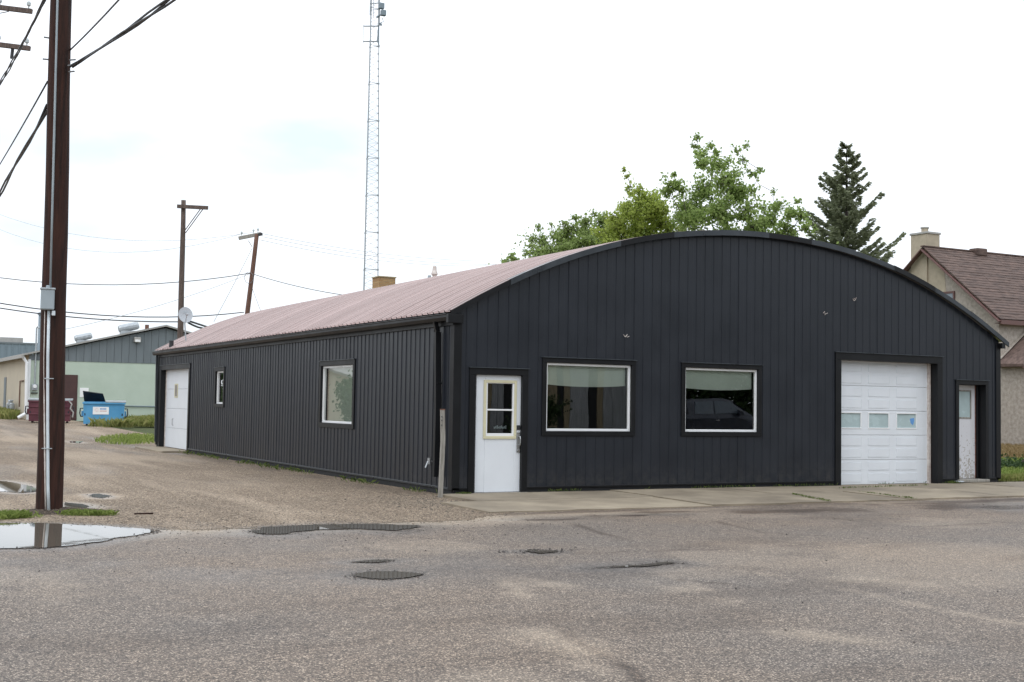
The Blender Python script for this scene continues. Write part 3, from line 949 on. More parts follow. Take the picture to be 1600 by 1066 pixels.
def wbox(axis, a, b, o0, o1, z0, z1, m_, bev=.004):
    """box in wall coordinates: a..b along the wall, o0..o1 inward"""
    if axis == 'y': return m_.bbox((a, o0, z0), (b, o1, z1), bev)
    return m_.bbox((o0, a, z0), (o1, b, z1), bev)

def trim_ring(axis, a0, a1, z0, z1, wd, hidebottom=False, parent=None, cap=True, depth=.10):
    m_ = MB()
    m_.frame(a0, a1, z0, z1, wd, wd, 0 if hidebottom else wd, wd, -.040, depth, axis)
    o = m_.build('trim', M['trim'], parent)
    if cap:
        m2 = MB()
        wbox(axis, a0 - .02, a1 + .02, -.065, -.012, z1 - .002, z1 + .014, m2, .003)
        m2.build('drip_cap', M['capmetal'], parent)
    return o

def window(axis, a0, a1, z0, z1, tr, blind_z, blind_from=None, glass='glass', tdep=.10):
    """a0..a1, z0..z1 outside of the white frame"""
    fr = MB().frame(a0, a1, z0, z1, .042, .042, .045, .042, .012, .075, axis).build('window', M['vinyl'], bld)
    trim_ring(axis, a0 - tr, a1 + tr, z0 - tr + .005, z1 + tr, tr - .003, parent=fr)
    g = MB(); ga, gb, gz0, gz1 = a0 + .04, a1 - .04, z0 + .043, z1 - .04
    if axis == 'y': g.add([(ga, .045, gz0), (gb, .045, gz0), (gb, .045, gz1), (ga, .045, gz1)], [(0, 1, 2, 3)])
    else: g.add([(.045, ga, gz0), (.045, gb, gz0), (.045, gb, gz1), (.045, ga, gz1)], [(3, 2, 1, 0)])
    g.build('glass', M[glass], fr, recalc=False)
    if blind_z is not None:
        b = MB(); n = 12; vs = []; fs = []
        for i in range(n + 1):
            t = i / n
            a = a0 + .03 + (a1 - a0 - .06) * t
            sag = -.035 * (1 - (2 * t - 1) ** 2)
            for q in (0, 1):
                o = .14 + .005 * q
                for z in (blind_z + sag, z1 + .05):
                    vs.append((a, o, z) if axis == 'y' else (o, a, z))
        for i in range(n):
            k = i * 4
            fs += [(k, k + 4, k + 5, k + 1), (k + 2, k + 3, k + 7, k + 6), (k, k + 2, k + 6, k + 4)]
        b.add(vs, fs).build('blind', M['blind'], fr)
    return fr
w1 = window('y', 1.80, 3.605, 1.105, 2.318, .088, 1.94)
w2 = window('y', 4.825, 6.575, 1.105, 2.318, .088, 1.94)
s1 = window('x', 4.64, 6.50, 1.115, 2.325, .105, 1.15)
s2 = window('x', 14.12, 14.90, 1.46, 2.35, .10, None)

# interior: dark back partition and floor so the glass looks into a dim room
MB().box((.14, .14, -.02), (W_ - .14, LEN - .14, 0.01)).build('floor', M['darkroom'], bld)
MB().box((.14, 4.2, .01), (8.2, 4.3, 3.2)).build('partition', M['darkroom'], bld)

# front door
dr = MB()
dr.bbox((.435, .03, .05), (.66 - .05, .075, 2.07), .004); dr.bbox((1.19, .03, .05), (1.33, .075, 2.07), .004)
dr.bbox((.611, .03, .05), (1.189, .075, 1.0), .002); dr.bbox((.611, .03, 1.96), (1.189, .075, 2.07), .002)
door = dr.build('front_door', M['white'], bld)
trim_ring('y', .275, 1.425, -.02, 2.185, .115, True, door, True, .10)
MB().frame(.575, 1.225, .965, 1.985, .05, .05, .05, .05, .010, .030, 'y').build('window_frame', M['cream'], door)
MB().frame(.622, 1.178, 1.012, 1.938, .03, .03, .05, .012, .018, .060, 'y').build('window_sash', M['vinyl'], door)
MB().bbox((.65, .020, 1.455), (1.15, .055, 1.482), .003).build('window_bar', M['vinyl'], door)
for z0, z1 in ((1.06, 1.456), (1.481, 1.93)):
    MB().add([(.65, .048, z0), (1.15, .048, z0), (1.15, .048, z1), (.65, .048, z1)], [(0, 1, 2, 3)]).build('glass', M['glass2'], door, recalc=False)
m_ = MB()
for i in range(9):
    m_.bbox((.80 + i * .028, .054, 1.14 + .006 * (i % 2)), (.822 + i * .028, .056, 1.175 + .012 * ((i * 7) % 3)), .0005)
m_.build('sticker', M['notice'], door)
MB().bbox((1.235, .012, .73), (1.305, .030, 1.08), .004).build('handle_plate', M['steel'], door)
m_ = MB(); m_.tube([(1.275, .012, .86), (1.275, -.035, .86), (1.275, -.045, .90), (1.275, -.045, .97), (1.275, -.035, 1.01), (1.275, .012, 1.01)], .010, 8); m_.build('pull_handle', M['steel'], door)
MB().tube([(1.272, .012, .765), (1.272, -.004, .765)], .018, 12).build('lock_cylinder', M['chrome'], door)
m_ = MB(); m_.bbox((1.235, .008, 1.125), (1.30, .030, 1.205), .005); m_.build('keypad', M['wire'], door)
MB().bbox((.33, -.07, -.01), (1.43, .09, .045), .006).build('threshold', M['greywood'], door)
MB().bbox((.36, -.055, -.06), (1.40, .08, -.012), .006).build('sill_board', M['rustwood'], door)

# overhead garage door with sections
gj = MB()
gj.bbox((8.745, .16, 0.0), (8.84, .235, 2.64), .004); gj.bbox((11.40, .16, 0.0), (11.475, .235, 2.64), .004); gj.bbox((8.841, .165, 2.585), (11.399, .235, 2.64), .004)
gd = gj.build('garage_door', M['oldwhite'], bld)
trim_ring('y', 8.58, 11.62, -.02, 2.735, .15, True, gd, True, .155)
MB().bbox((11.48, .06, .0), (11.50, .17, 2.60), .002).build('edge_board', M['rustwood'], gd)
zs = np.linspace(.03, 2.585, 6)
cols_ = [(8.905, 9.475), (9.705, 10.265), (10.505, 11.065)]
for i in range(5):
    z0, z1 = zs[i] + .003, zs[i + 1] - .003
    if i == 2:
        m_ = MB()
        wz0, wz1 = z0 + .145, z1 - .055
        m_.bbox((8.843, .19, z0), (11.398, .225, wz0), .003); m_.bbox((8.843, .19, wz1), (11.398, .225, z1), .003)
        xx = [8.843] + [c for a in cols_ for c in a] + [11.398]
        for k in range(0, 8, 2):
            m_.box((xx[k], .192, wz0), (xx[k + 1], .224, wz1))
        sec = m_.build('door_section', M['white'], gd)
        for (a, b) in cols_:
            MB().frame(a - .02, b + .02, wz0 - .02, wz1 + .02, .025, .025, .025, .025, .180, .20, 'y').build('pane_frame', M['vinyl'], gd)
            MB().box((a, .205, wz0), (b, .209, wz1)).build('pane', M['frost'], gd)
    else:
        m_ = MB()
        m_.bbox((8.843, .19, z0), (11.398, .225, z1), .003)
        for (a, b) in cols_:
            for (p, q) in ((z0 + .045, z0 + .225), (z0 + .285, z1 - .045)):
                m_.bbox((a - .02, .183, p), (b + .02, .192, q), .008)
        m_.build('door_section', M['white'], gd)
MB().add([(10.92, .2035, 1.31), (10.99, .2035, 1.26), (11.03, .2035, 1.36), (11.02, .2035, 1.42), (10.90, .2035, 1.40)], [(0, 1, 2, 3, 4)]).build('sticker', M['bluesign'], gd)
MB().bbox((8.72, .02, -.03), (11.50, .30, .028), .004).build('door_sill', M['concrete'], gd)

# weathered side door at the right of the front
d2 = MB(); d2.bbox((12.12, .20, .11), (12.26, .245, 2.15), .004); d2.bbox((12.74, .20, .11), (12.875, .245, 2.15), .004)
d2.bbox((12.261, .20, .11), (12.739, .245, 1.44), .002); d2.bbox((12.261, .20, 2.03), (12.739, .245, 2.15), .002)
wd = None
m, t, b = newmat('peeling_white_door')
n = t.nodes; l = t.links.new
tcx = n.new('ShaderNodeTexCoord')
nz1 = n.new('ShaderNodeTexNoise'); nz1.inputs['Scale'].default_value = 22; nz1.inputs['Detail'].default_value = 6; l(tcx.outputs['Object'], nz1.inputs['Vector'])
sz = n.new('ShaderNodeSeparateXYZ'); l(tcx.outputs['Object'], sz.inputs[0])
mz = n.new('ShaderNodeMapRange'); mz.inputs['From Min'].default_value = .1; mz.inputs['From Max'].default_value = 1.2; mz.inputs['To Min'].default_value = .50; mz.inputs['To Max'].default_value = .30
l(sz.outputs['Z'], mz.inputs['Value'])
lt = n.new('ShaderNodeMath'); lt.operation = 'LESS_THAN'; l(nz1.outputs['Fac'], lt.inputs[0]); l(mz.outputs[0], lt.inputs[1])
mxx = n.new('ShaderNodeMix'); mxx.data_type = 'RGBA'; l(lt.outputs[0], mxx.inputs[0]); mxx.inputs[6].default_value = (.66, .66, .69, 1); mxx.inputs[7].default_value = (.40, .37, .34, 1)
l(mxx.outputs[2], b.inputs['Base Color']); b.inputs['Roughness'].default_value = .6
M['peel'] = m
door2 = d2.build('side_door', M['peel'], bld)
trim_ring('y', 12.03, 13.04, -.02, 2.25, .09, True, door2, True, .30)
MB().bbox((12.877, .19, .10), (12.896, .25, 2.155), .003).build('jamb', M['rustwood'], door2)
MB().bbox((12.897, .15, .10), (12.948, .25, 2.155), .004).build('jamb', M['trim'], door2)
MB().frame(12.245, 12.755, 1.42, 2.045, .03, .03, .03, .03, .185, .20, 'y').build('window_frame', M['greywood'], door2)
MB().box((12.27, .205, 1.445), (12.73, .209, 2.02)).build('pane', M['frost'], door2)
MB().bbox((12.06, -.10, .045), (13.0, .28, .105), .008).build('door_sill', M['greywood'], door2)
stn = MB(); stn.bbox((11.92, -.16, .045), (12.16, -.02, .085), .02); so2 = stn.build('flat_stone', M['galv'])
tag(so2, 'small flat grey block lying by the weathered white side door sill', 'stone')

# side garage door
sj = MB(); sj.bbox((.12, 21.255, .02), (.19, 21.33, 2.50), .004); sj.bbox((.12, 17.84, .02), (.19, 17.90, 2.50), .004)
sgd = sj.build('side_garage_door', M['oldwhite'], bld)
trim_ring('x', 17.70, 21.46, -.02, 2.63, .14, True, sgd, True, .115)
MB().bbox((.0, 21.335, .02), (.118, 21.36, 2.5), .002).build('edge_board', M['rustwood'], sgd)
zs = np.linspace(.06, 2.50, 5)
for i in range(4):
    MB().bbox((.135, 17.905, zs[i] + .003), (.17, 21.25, zs[i + 1] - .003), .004).build('door_section', M['white'], sgd)
MB().frame(19.75, 20.15, 1.62, 2.05, .04, .04, .04, .04, .120, .134, 'x').build('pane_frame', M['cream'], sgd)
MB().box((.128, 19.80, 1.66), (.131, 20.11, 2.01)).build('pane', M['greywood'], sgd)
m_ = MB(); m_.tube([(.134, 20.25, .75), (.10, 20.25, .77), (.10, 20.25, .95), (.134, 20.25, .97)], .012, 6); m_.build('door_handle', M['steel'], sgd)
MB().bbox((-.75, 17.8, -.05), (.2, 21.5, .05), .01).build('door_sill', M['concrete'], sgd)

# small marks left on the front wall: foam and screw remains
for u, v, s_ in ((1335, 469, .6), (1288, 491, .7), (978, 527, .5)):
    d_ = (CAM * 0 + FWD + RGT * (u - 800) / FPX - UPV * (v - 533) / FPX)
    tt = (-.032 - CAM[1]) / d_[1]
    p = CAM + tt * d_
    m_ = MB()
    for k in range(4):
        a = random.uniform(0, 3.1)
        q = Vector((p[0] + random.uniform(-.06, .06) * s_, -.034, p[2] + random.uniform(-.03, .03) * s_))
        m_.beam(q, q + Vector((math.cos(a) * .045, -.008, math.sin(a) * .03 + .015)), .008, .006, (0, 1, 0))
    m_.build('torn_bracket', M['oldwhite'], bld)

# roof vents, chimney
pp = at(678, 433, 41.0)
zr = float(arc(pp.x))
def vent(u, vt, d, r, material, capm=None, name='vent_pipe'):
    top = at(u, vt, d)
    zb = float(arc(top.x)) - .1
    m_ = MB(); m_.tube([(top.x, top.y, zb), (top.x, top.y, top.z - .05)], r, 12)
    o = m_.build(name, material, bld, smooth=False)
    if capm:
        c = MB(); c.tube([(top.x, top.y, top.z - .22), (top.x, top.y, top.z - .17), (top.x, top.y, top.z - .05), (top.x, top.y, top.z + .08)], [r * 1.1, r * 1.7, r * 1.1, r * .9], 12)
        c.build('vent_cap', capm, o)
vent(679, 420, 39.0, .065, M['oldwhite'], M['oldwhite'])
vent(671, 428, 38.4, .055, M['greypaint'])
vent(268, 530, 39.0, .07, M['wire'])
# brick chimney of the neighbour behind the roof
ct = at(600, 433, 60.0)
chb = thing('brick_chimney', (ct.x, ct.y, 0), 'square tan brick chimney top showing over the curved roof beside the lattice tower', 'chimney')
MB().box((ct.x - .42, ct.y - .42, 0), (ct.x + .42, ct.y + .42, ct.z - .06)).build('brick_stack', M['brick'], chb)
MB().bbox((ct.x - .46, ct.y - .46, ct.z - .06), (ct.x + .46, ct.y + .46, ct.z), .01).build('cap', M['tan'], chb)
MB().box((ct.x + .05, ct.y - .425, ct.z - .62), (ct.x + .33, ct.y - .40, ct.z - .42)).build('flue_opening', M['wire'], chb)

# satellite dish on the roof corner
dp = at(290, 492, 38.5)
zb = float(arc(max(dp.x, 0.0)))
dish = thing('satellite_dish', (dp.x, dp.y, zb), 'round grey satellite dish on the rear left corner of the roof', 'satellite dish')
nrm = (Vector(CAM) - dp).normalized() + Vector((.25, .05, .3)); nrm.normalize()
sx_ = nrm.cross(Vector((0, 0, 1))).normalized(); sy_ = sx_.cross(nrm)
vs = []; fs = []; nr, na = 5, 24
for i in range(nr + 1):
    r = .24 * i / nr
    for k in range(na):
        a = 2 * math.pi * k / na
        p = dp + sx_ * (r * .92 * math.cos(a)) + sy_ * (r * 1.05 * math.sin(a)) + nrm * (r * r * .6 - .035)
        vs.append(p)
for i in range(nr):
    for k in range(na):
        fs.append((i * na + k, i * na + (k + 1) % na, (i + 1) * na + (k + 1) % na, (i + 1) * na + k))
b_ = len(vs)
vs += [p - nrm * .012 for p in vs[:]]
for i in range(nr):
    for k in range(na):
        fs.append((b_ + i * na + k, b_ + (i + 1) * na + k, b_ + (i + 1) * na + (k + 1) % na, b_ + i * na + (k + 1) % na))
MB().add(vs, fs).build('reflector', M['dish'], dish, smooth=True, recalc=False)
m_ = MB(); m_.tube([dp - sy_ * .24, dp - sy_ * .22 + nrm * .2 + sx_ * .05, dp + nrm * .33 - sy_ * .1 + sx_ * .05], .012, 6); m_.build('feed_arm', M['galv'], dish)
m_ = MB(); m_.beam(dp + nrm * .31 - sy_ * .1 + sx_ * .05, dp + nrm * .40 - sy_ * .09 + sx_ * .05, .06, .06); m_.build('receiver', M['dish'], dish)
m_ = MB(); m_.tube([dp - nrm * .05, dp - nrm * .12 - Vector((0, 0, .1)), (dp.x + .06, dp.y + .06, zb - .05)], .022, 8); m_.build('mast', M['galv'], dish)
m_ = MB()
for k, (a, b2) in enumerate(((-.085, .02), (-.05, .035), (-.015, .02), (.02, .03), (.05, .035))):
    q = dp + sx_ * a + sy_ * (.06) + nrm * (.02)
    m_.beam(q, q + sy_ * b2 * 1.3, .018, .004, nrm)
m_.build('lettering', M['greypaint'], dish)

# leaning grey post at the corner
pb = Vector((-.37, -.30, -.02)); pt_ = at(691.5, 641, 20.7)
post = thing('board_post', pb, 'weathered grey board post leaning by the front corner downspout', 'post')
pm = at(691, 690, 20.7) + Vector((.012, 0, 0))
MB().beam(pb, pm, .072, .04, (0, 1, 0)).beam(pm, pt_, .072, .04, (0, 1, 0)).build('board', M['greywood'], post)
MB().beam(pt_, pt_ + Vector((0, 0, .02)), .078, .045, (0, 1, 0)).build('post_top', M['redwood'], post)
m_ = MB()
for z in (.10, .16, .24): m_.tube([pt_ + Vector((-.02, -.018, -z)), pt_ + Vector((-.02, -.03, -z - .02))], .009, 6)
m_.build('bolt', M['wire'], post)

# ------------------------------------------------------------------ utility poles and lines
def pole(name, b, t, r0, r1, mat_, label, n=14):
    o = thing(name, b, label, 'utility pole', 'wooden utility poles')
    b = Vector(b); t = Vector(t)
    pts = [b.lerp(t, i / 10) + Vector((.006 * math.sin(i * 1.7), .006 * math.cos(i * 2.3), 0)) for i in range(11)]
    MB().tube([pts[0] - Vector((0, 0, .15))] + pts, [r0 * 1.02] + [r0 + (r1 - r0) * i / 10 for i in range(11)], n).build('pole_shaft', mat_, o, smooth=True)
    return o
b0 = Vector((-6.66, -1.25, 0)); t0 = at(95.5, 0, 16.9); t0 = b0 + (t0 - b0) * 1.35
P0 = pole('utility_pole', b0, t0, .175, .125, M['wood'], 'thick dark brown utility pole with grey box and white conduits at the puddle')
def onpole(v):
    """pole axis at photo height v"""
    k = (v - 801) / (0 - 801)
    return b0 + (at(95.5, 0, 16.9) - b0) * k
def rad(v): return .175 - .05 * ((801 - v) / 801) / 1.35
tocam = (Vector(CAM) - b0); tocam.z = 0; tocam.normalize()
lft = Vector(-RGT); lft.z = 0; lft.normalize()
def surf(v, side, extra=.0):
    """point on the pole face, side in -1..1 (left..right seen from the road)"""
    a = math.asin(max(-1, min(1, side)))
    return onpole(v) + (lft * -math.sin(a) + tocam * math.cos(a)) * (rad(v) + extra)
MB().tube([surf(v, -.30, .02) for v in (455, 300, 150, 0, -140)], .015, 8).build('conduit', M['greypaint'], P0, smooth=True)
MB().tube([surf(v, s, .025) for v, s in ((487, -.62), (560, -.60), (650, -.48), (760, -.30), (800, -.22))], .011, 8).build('conduit', M['oldwhite'], P0, smooth=True)
MB().tube([surf(v, s, .02) for v, s in ((487, -.36), (560, -.35), (650, -.26), (760, -.12), (800, -.02))], .020, 8).build('conduit', M['whitepipe'], P0, smooth=True)
c = surf(470, -.40, .06)
Rz = math.atan2(tocam.y, tocam.x) + math.pi / 2
def obox(c, w_, d_, h_, bev=.01):
    m_ = MB().bbox((-w_ / 2, -d_ / 2, -h_ / 2), (w_ / 2, d_ / 2, h_ / 2), bev)
    q = Matrix.Rotation(Rz, 3, 'Z')
    m_.v = [tuple(c + q @ Vector(p)) for p in m_.v]
    return m_
jb = obox(c, .175, .12, .275, .012).build('junction_box', M['greypaint'], P0)
obox(c + Vector((0, 0, .142)) , .195, .14, .025, .006).build('box_lid', M['galv'], jb)
obox(c + Vector((0, 0, .165)), .05, .05, .05, .01).build('conduit_fitting', M['greypaint'], jb)
obox(surf(491, -.02, .03), .045, .05, .065, .006).build('small_box', M['whitepipe'], P0)
for v in (592, 700):
    MB().tube([surf(v, s, .045 if -.7 < s < 0.05 else .008) for s in (-.95, -.7, -.5, -.3, -.1, .1)], .007, 6).build('strap', M['galv'], P0)
for v, s_ in ((105, .8), (114, .9), (95, .95), (62, -.9), (95, -.95)):
    q = surf(v, s_, 0); MB().tube([q, q + (q - onpole(v)).normalized() * .09], .011, 6).build('bracket', M['wiregrey'], P0)

def sag(a, b, s_, n=14):
    a = Vector(a); b = Vector(b)
    return [a.lerp(b, i / n) - Vector((0, 0, s_ * 4 * (i / n) * (1 - i / n))) for i in range(n + 1)]
def line(pts, r, label, mat_='wire', strands=1, name='power_line'):
    m_ = MB()
    for k in range(strands):
        a = k * 2.1
        pp_ = pts if strands == 1 else [p + Vector((math.sin(a + i * .9), 0, math.cos(a + i * .35))) * r * 1.5 for i, p in enumerate(pts)]
        m_.tube(pp_, r, 5)
    o = m_.build(name, M[mat_], smooth=True)
    return tag(o, label, 'cable', 'overhead lines')
hook = onpole(105) - lft * .16 + tocam * .05
hook2 = onpole(78) - lft * .14
nearR = at(250, -2, 13.3); nearR2 = at(182, -4, 13.6)
def ext(a, b, k): return Vector(a) + (Vector(b) - Vector(a)) * k
line(sag(hook, ext(hook, nearR, 2.6), .10, 20), .013, 'thick bundle of black cables rising to the right from the brown pole', strands=5)
line(sag(hook2, ext(hook2, nearR2, 2.4), .06), .011, 'single thin cable rising right above the thick bundle on the brown pole')
hl = onpole(168) + lft * .16; hl2 = onpole(128) + lft * .16
farL = at(0, 296, 26); farL2 = at(0, 251, 27)
line(sag(hl, ext(hl, farL, 2.2), .08), .020, 'thicker dark cable running down left from the brown pole to the far left', strands=2)
line(sag(hl2, ext(hl2, farL2, 2.2), .08), .013, 'thin upper cable running down left from the brown pole to the far left')

# pole just outside the frame on the left: its cross-arms reach into view
pb1 = at(-40, 625, 33); pb1.z = 0
P1 = pole('utility_pole', pb1, (pb1.x, pb1.y, 12.6), .16, .11, M['oldwood'], 'utility pole at the upper left edge with two stacked crossarms')
for v, ue in ((12.0, 50), (70, 47)):
    e = at(ue, v + 6, 33); s0 = at(-130, v - 16, 33)
    ca = MB().beam(s0, e, .10, .12).build('crossarm', M['oldwood'], P1)
    for f in (.72, .97):
        q = s0.lerp(e, f) + Vector((0, 0, .06))
        MB().tube([q, q + Vector((0, 0, .06)), q + Vector((0, 0, .09)), q + Vector((0, 0, .16)), q + Vector((0, 0, .2))], [.02, .02, .055, .06, .03], 8).build('insulator', M['insul'], ca)
q = at(22, 95, 33)
MB().beam(at(20, 74, 33), at(18, 92, 33), .06, .06).build('hanger', M['wire'], P1)
line(sag(at(-25, 165, 33), ext(at(-25, 165, 33), at(61, -4, 22), 1.5), .3, 24), .014, 'twisted cable climbing steeply past the crossarms at the left edge', strands=3)
line(sag(at(-30, 22, 33), at(14, 18, 33.2), .03, 6), .012, 'short cable loop under the upper crossarm at the left edge')

# middle pole with a single crossarm
t2 = at(287, 313, 60); b2 = at(279, 640, 60); b2.z = float(terr(b2.y))
P2 = pole('utility_pole', b2, t2, .17, .11, M['oldwood'], 'tall straight wooden pole with one-sided braced crossarm behind the black building')
a0, a1 = at(277, 322.5, 59.8), at(325, 325, 59.8)
MB().beam(a0, a1, .12, .17).build('crossarm', M['oldwood'], P2)
MB().tube([at(317, 327, 59.8), at(290, 364, 59.9)], .022, 6).build('brace', M['oldwood'], P2)
MB().tube([at(313, 327, 60.1), at(289, 360, 60.1)], .022, 6).build('brace', M['oldwood'], P2)
# leaning pole with short crossarm and insulators
t3 = at(401.5, 366, 75); m3 = at(386.5, 490, 75); b3 = m3 + (m3 - t3) * ((m3.z - .3) / (t3.z - m3.z))
P3 = pole('utility_pole', b3, t3, .17, .13, M['redwood'], 'leaning reddish pole with short crossarm and insulators behind the pink roof')
MB().beam(at(373, 372.5, 75), at(408, 365.5, 75), .16, .20).build('crossarm', M['greywood'], P3)
for u, v in ((377.5, 368), (396, 364.5), (403, 363)):
    q = at(u, v, 75)
    MB().tube([q, q + Vector((0, 0, .10)), q + Vector((0, 0, .12)), q + Vector((0, 0, .2)), q + Vector((0, 0, .25))], [.03, .03, .07, .07, .03], 8).build('insulator', M['insul'], P3)
MB().beam(at(404, 367, 74.9), at(410, 365.8, 74.9), .14, .16).build('fuse', M['wire'], P3)
MB().tube([at(388, 376, 74.9), at(394, 386, 74.9)], .02, 6).build('brace', M['greywood'], P3)
MB().tube([at(389 + 7 * math.cos(a), 434 + 9 * math.sin(a), 74.8) for a in np.linspace(0, 6.28, 12)], .015, 5).build('cable_coil', M['wiregrey'], P3)

line(sag(at(-120, 414, 70), at(391, 427, 75), .9) , .028, 'black cable spanning from the left edge to the leaning pole, highest of the three', 'wiregrey')
line(sag(at(391, 427, 75), at(600, 468, 72), .25), .024, 'cable dropping right from the leaning pole to behind the pink roof', 'wiregrey')
line(sag(at(-120, 450, 60), at(381, 488, 76), .75), .03, 'black cable spanning left edge to the foot of the leaning pole, middle of the three')
line(sag(at(-120, 459, 58), at(282, 503, 62), .35), .028, 'black cable spanning left edge to the dish, lowest of the three')
line(sag(at(292, 503, 60), at(402, 493, 74), .5), .05, 'thick twisted black cable between the dish and the leaning pole', strands=2)
line(sag(at(70, 521, 64), at(390, 428, 75), .3), .014, 'thin pale line slanting up to the leaning pole from lower left', 'wirepale')
line(sag(at(394, 388, 75), at(334, 503, 73), .05), .014, 'thin guy wire slanting down left from the leaning pole', 'wiregrey')
line(sag(at(394, 450, 75), at(409, 490, 74), .02), .014, 'thin guy wire dropping right from the leaning pole', 'wiregrey')
for i, (u0, v0, u1, v1, lb) in enumerate(((404, 364, 800, 408, 'upper'), (410, 370, 790, 413, 'middle'), (406, 375, 760, 415, 'lower'))):
    line(sag(at(u0, v0, 75), at(u1, v1, 100), .5), .014, f'faint {lb} conductor running right from the leaning pole crossarm', 'wirepale')
line(sag(at(377, 366, 75), at(-60, 330, 95), 2.0), .013, 'faint conductor sagging left from the leaning pole crossarm to the upper left', 'wirepale')
line(sag(at(396, 363, 75), at(-60, 310, 95), 1.6), .013, 'faint conductor above another, sagging left from the leaning pole', 'wirepale')

# ------------------------------------------------------------------ lattice tower
TB = at(573, 620, 90); tz = float(terr(TB.y))
tb = Vector((TB.x, TB.y, tz))
tt_ = at(585.3, -60, 90)
ax = (tt_ - Vector((tb.x, tb.y, tt_.z)))
tw = thing('radio_tower', tb, 'tall slender steel lattice radio tower with antennas rising behind the pink roof', 'tower')
HT = tt_.z - tz
def tp(k, h):
    f = h / HT
    c_ = tb.lerp(tt_, f)
    r_ = .80 * (1 - f) + .33 * f
    a = R(100) + k * R(120)
    return c_ + Vector((math.cos(a), math.sin(a), 0)) * r_
for k in range(3):
    MB().tube([tp(k, h) for h in np.linspace(0, HT, 14)], .037, 6).build('tower_leg', M['tower'], tw)
sec_h = 2.68; nsec = int(HT / sec_h)
for s_ in range(nsec):
    m_ = MB()
    h0 = s_ * sec_h; h1 = h0 + sec_h
    nb_ = 5
    for k in range(3):
        m_.tube([tp(k, h0), tp((k + 1) % 3, h0)], .024, 4)
        for j in range(nb_):
            ha, hb = h0 + sec_h * j / nb_, h0 + sec_h * (j + 1) / nb_
            m_.tube([tp(k, ha), tp((k + 1) % 3, hb)], .013, 3)
            m_.tube([tp(k, hb), tp((k + 1) % 3, hb)], .009, 3)
        q = tp(k, h0); m_.tube([q - Vector((0, 0, .06)), q + Vector((0, 0, .06))], .065, 6)
    m_.build('lattice_section', M['tower'], tw)
hA = lambda v: (at(585, v, 90).z - tz)
# antennas near the top
for va in (41, 65):
    MB().tube([at(568, va, 89.6), at(592, va, 90)], .045, 6).build('antenna_arm', M['tower'], tw)
MB().tube([at(568, 38, 89.6), at(567.5, 68, 89.6)], .018, 5).build('whip_antenna', M['tower'], tw)
MB().tube([at(578.5, -10, 89.5), at(578, 24, 89.5)], .03, 5).build('whip_antenna', M['tower'], tw)
MB().tube([at(584, -10, 89.5), at(583.7, 28, 89.5)], .022, 5).build('whip_antenna', M['tower'], tw)
MB().tube([at(579, 6, 89.5), at(592, 5, 90)], .035, 6).build('antenna_arm', M['tower'], tw)
MB().tube([at(593, -30, 89.6), at(592, 40, 89.6)], .075, 8).build('panel_mast', M['tower'], tw)
MB().tube([at(592, 36, 89.6), at(590, 64, 89.6), at(592.5, 72, 89.6)], .05, 6).build('cable_run', M['bluegrey'], tw)
for u, v, wv, hv in ((596, 9.5, .38, .42), (599, 20.5, .36, .42)):
    c_ = at(u, v, 89.4)
    m_ = MB().bbox((c_.x - wv / 2, c_.y - .15, c_.z - hv / 2), (c_.x + wv / 2, c_.y + .15, c_.z + hv / 2), .03)
    m_.build('radio_unit', M['bluegrey'], tw)
m_ = MB(); m_.tube([at(588, 27.5, 89.5), at(595, 23, 89.5)], .06, 6); m_.tube([at(594, 36, 89.5), at(596, 40, 89.5)], .08, 6); m_.tube([at(597.5, 28, 89.4), at(599, 34, 89.4), at(595, 36, 89.5)], .03, 5)
m_.build('mount_bracket', M['bluegrey'], tw)

# ------------------------------------------------------------------ mint building at the end of the alley
GX, GYY = 0.45, 55.44
gz = float(terr(GYY)) - .02
gb = thing('gable_shed', (GX, GYY, gz), 'mint green walled building with grey metal gable at the end of the alley', 'building')
apx, apz, ez = 7.95, 5.84, 3.98
XR = 2 * apx - GX
MB().box((GX, GYY, gz - .3), (XR, GYY + .2, 3.65)).build('wall', M['mint'], gb)
# metal gable strips
k = 0
x = GX
while x < XR - .01:
    x1 = min(x + .42, XR)
    h = lambda q: ez + (apz - ez) * (1 - abs(q - apx) / (apx - GX)) - .06
    MB().prism([(x + .012, GYY - .03, 3.652), (x1 - .004, GYY - .03, 3.652), (x1 - .004, GYY - .03, h(x1)), (x + .012, GYY - .03, h(x))] if not (x < apx < x1) else
               [(x + .012, GYY - .03, 3.652), (x1 - .004, GYY - .03, 3.652), (x1 - .004, GYY - .03, h(x1)), (apx, GYY - .03, h(apx)), (x + .012, GYY - .03, h(x))], (0, .1, 0)).build('gable_panel', M['gable'], gb)
    x = x1
MB().box((GX + .02, GYY + .08, 3.66), (XR - .02, GYY + .12, 3.8)).build('gable_sill', M['gable'], gb)
MB().box((GX, GYY + .2, gz - .3), (GX + .2, GYY + 55, 4.0)).build('side_wall', M['beige'], gb)
MB().box((XR - .2, GYY + .2, gz - .3), (XR, GYY + 55, 4.0)).build('side_wall', M['beige'], gb)
for sgn, xa in ((-1, GX - .35), (1, XR + .35)):
    za = ez - .35 * .25
    MB().prism([(xa, GYY - .3, za), (apx, GYY - .3, apz + .02), (apx, GYY - .3, apz + .12), (xa, GYY - .3, za + .10)], (0, 56, 0)).build('roof', M['eavegrey'], gb)
MB().box((GX - .42, GYY - .28, ez - .22), (GX - .30, GYY + 55, ez - .06)).build('gutter', M['eavegrey'], gb)
MB().tube([(GX - .35, GYY - .1, ez - .15), (GX - .12, GYY - .12, ez - .5), (GX - .08, GYY - .12, gz + .55), (GX - .12, GYY - .12, gz + .35), (GX - .5, GYY - .2, gz + .12)], .09, 8).build('downspout', M['vinyl'], gb)
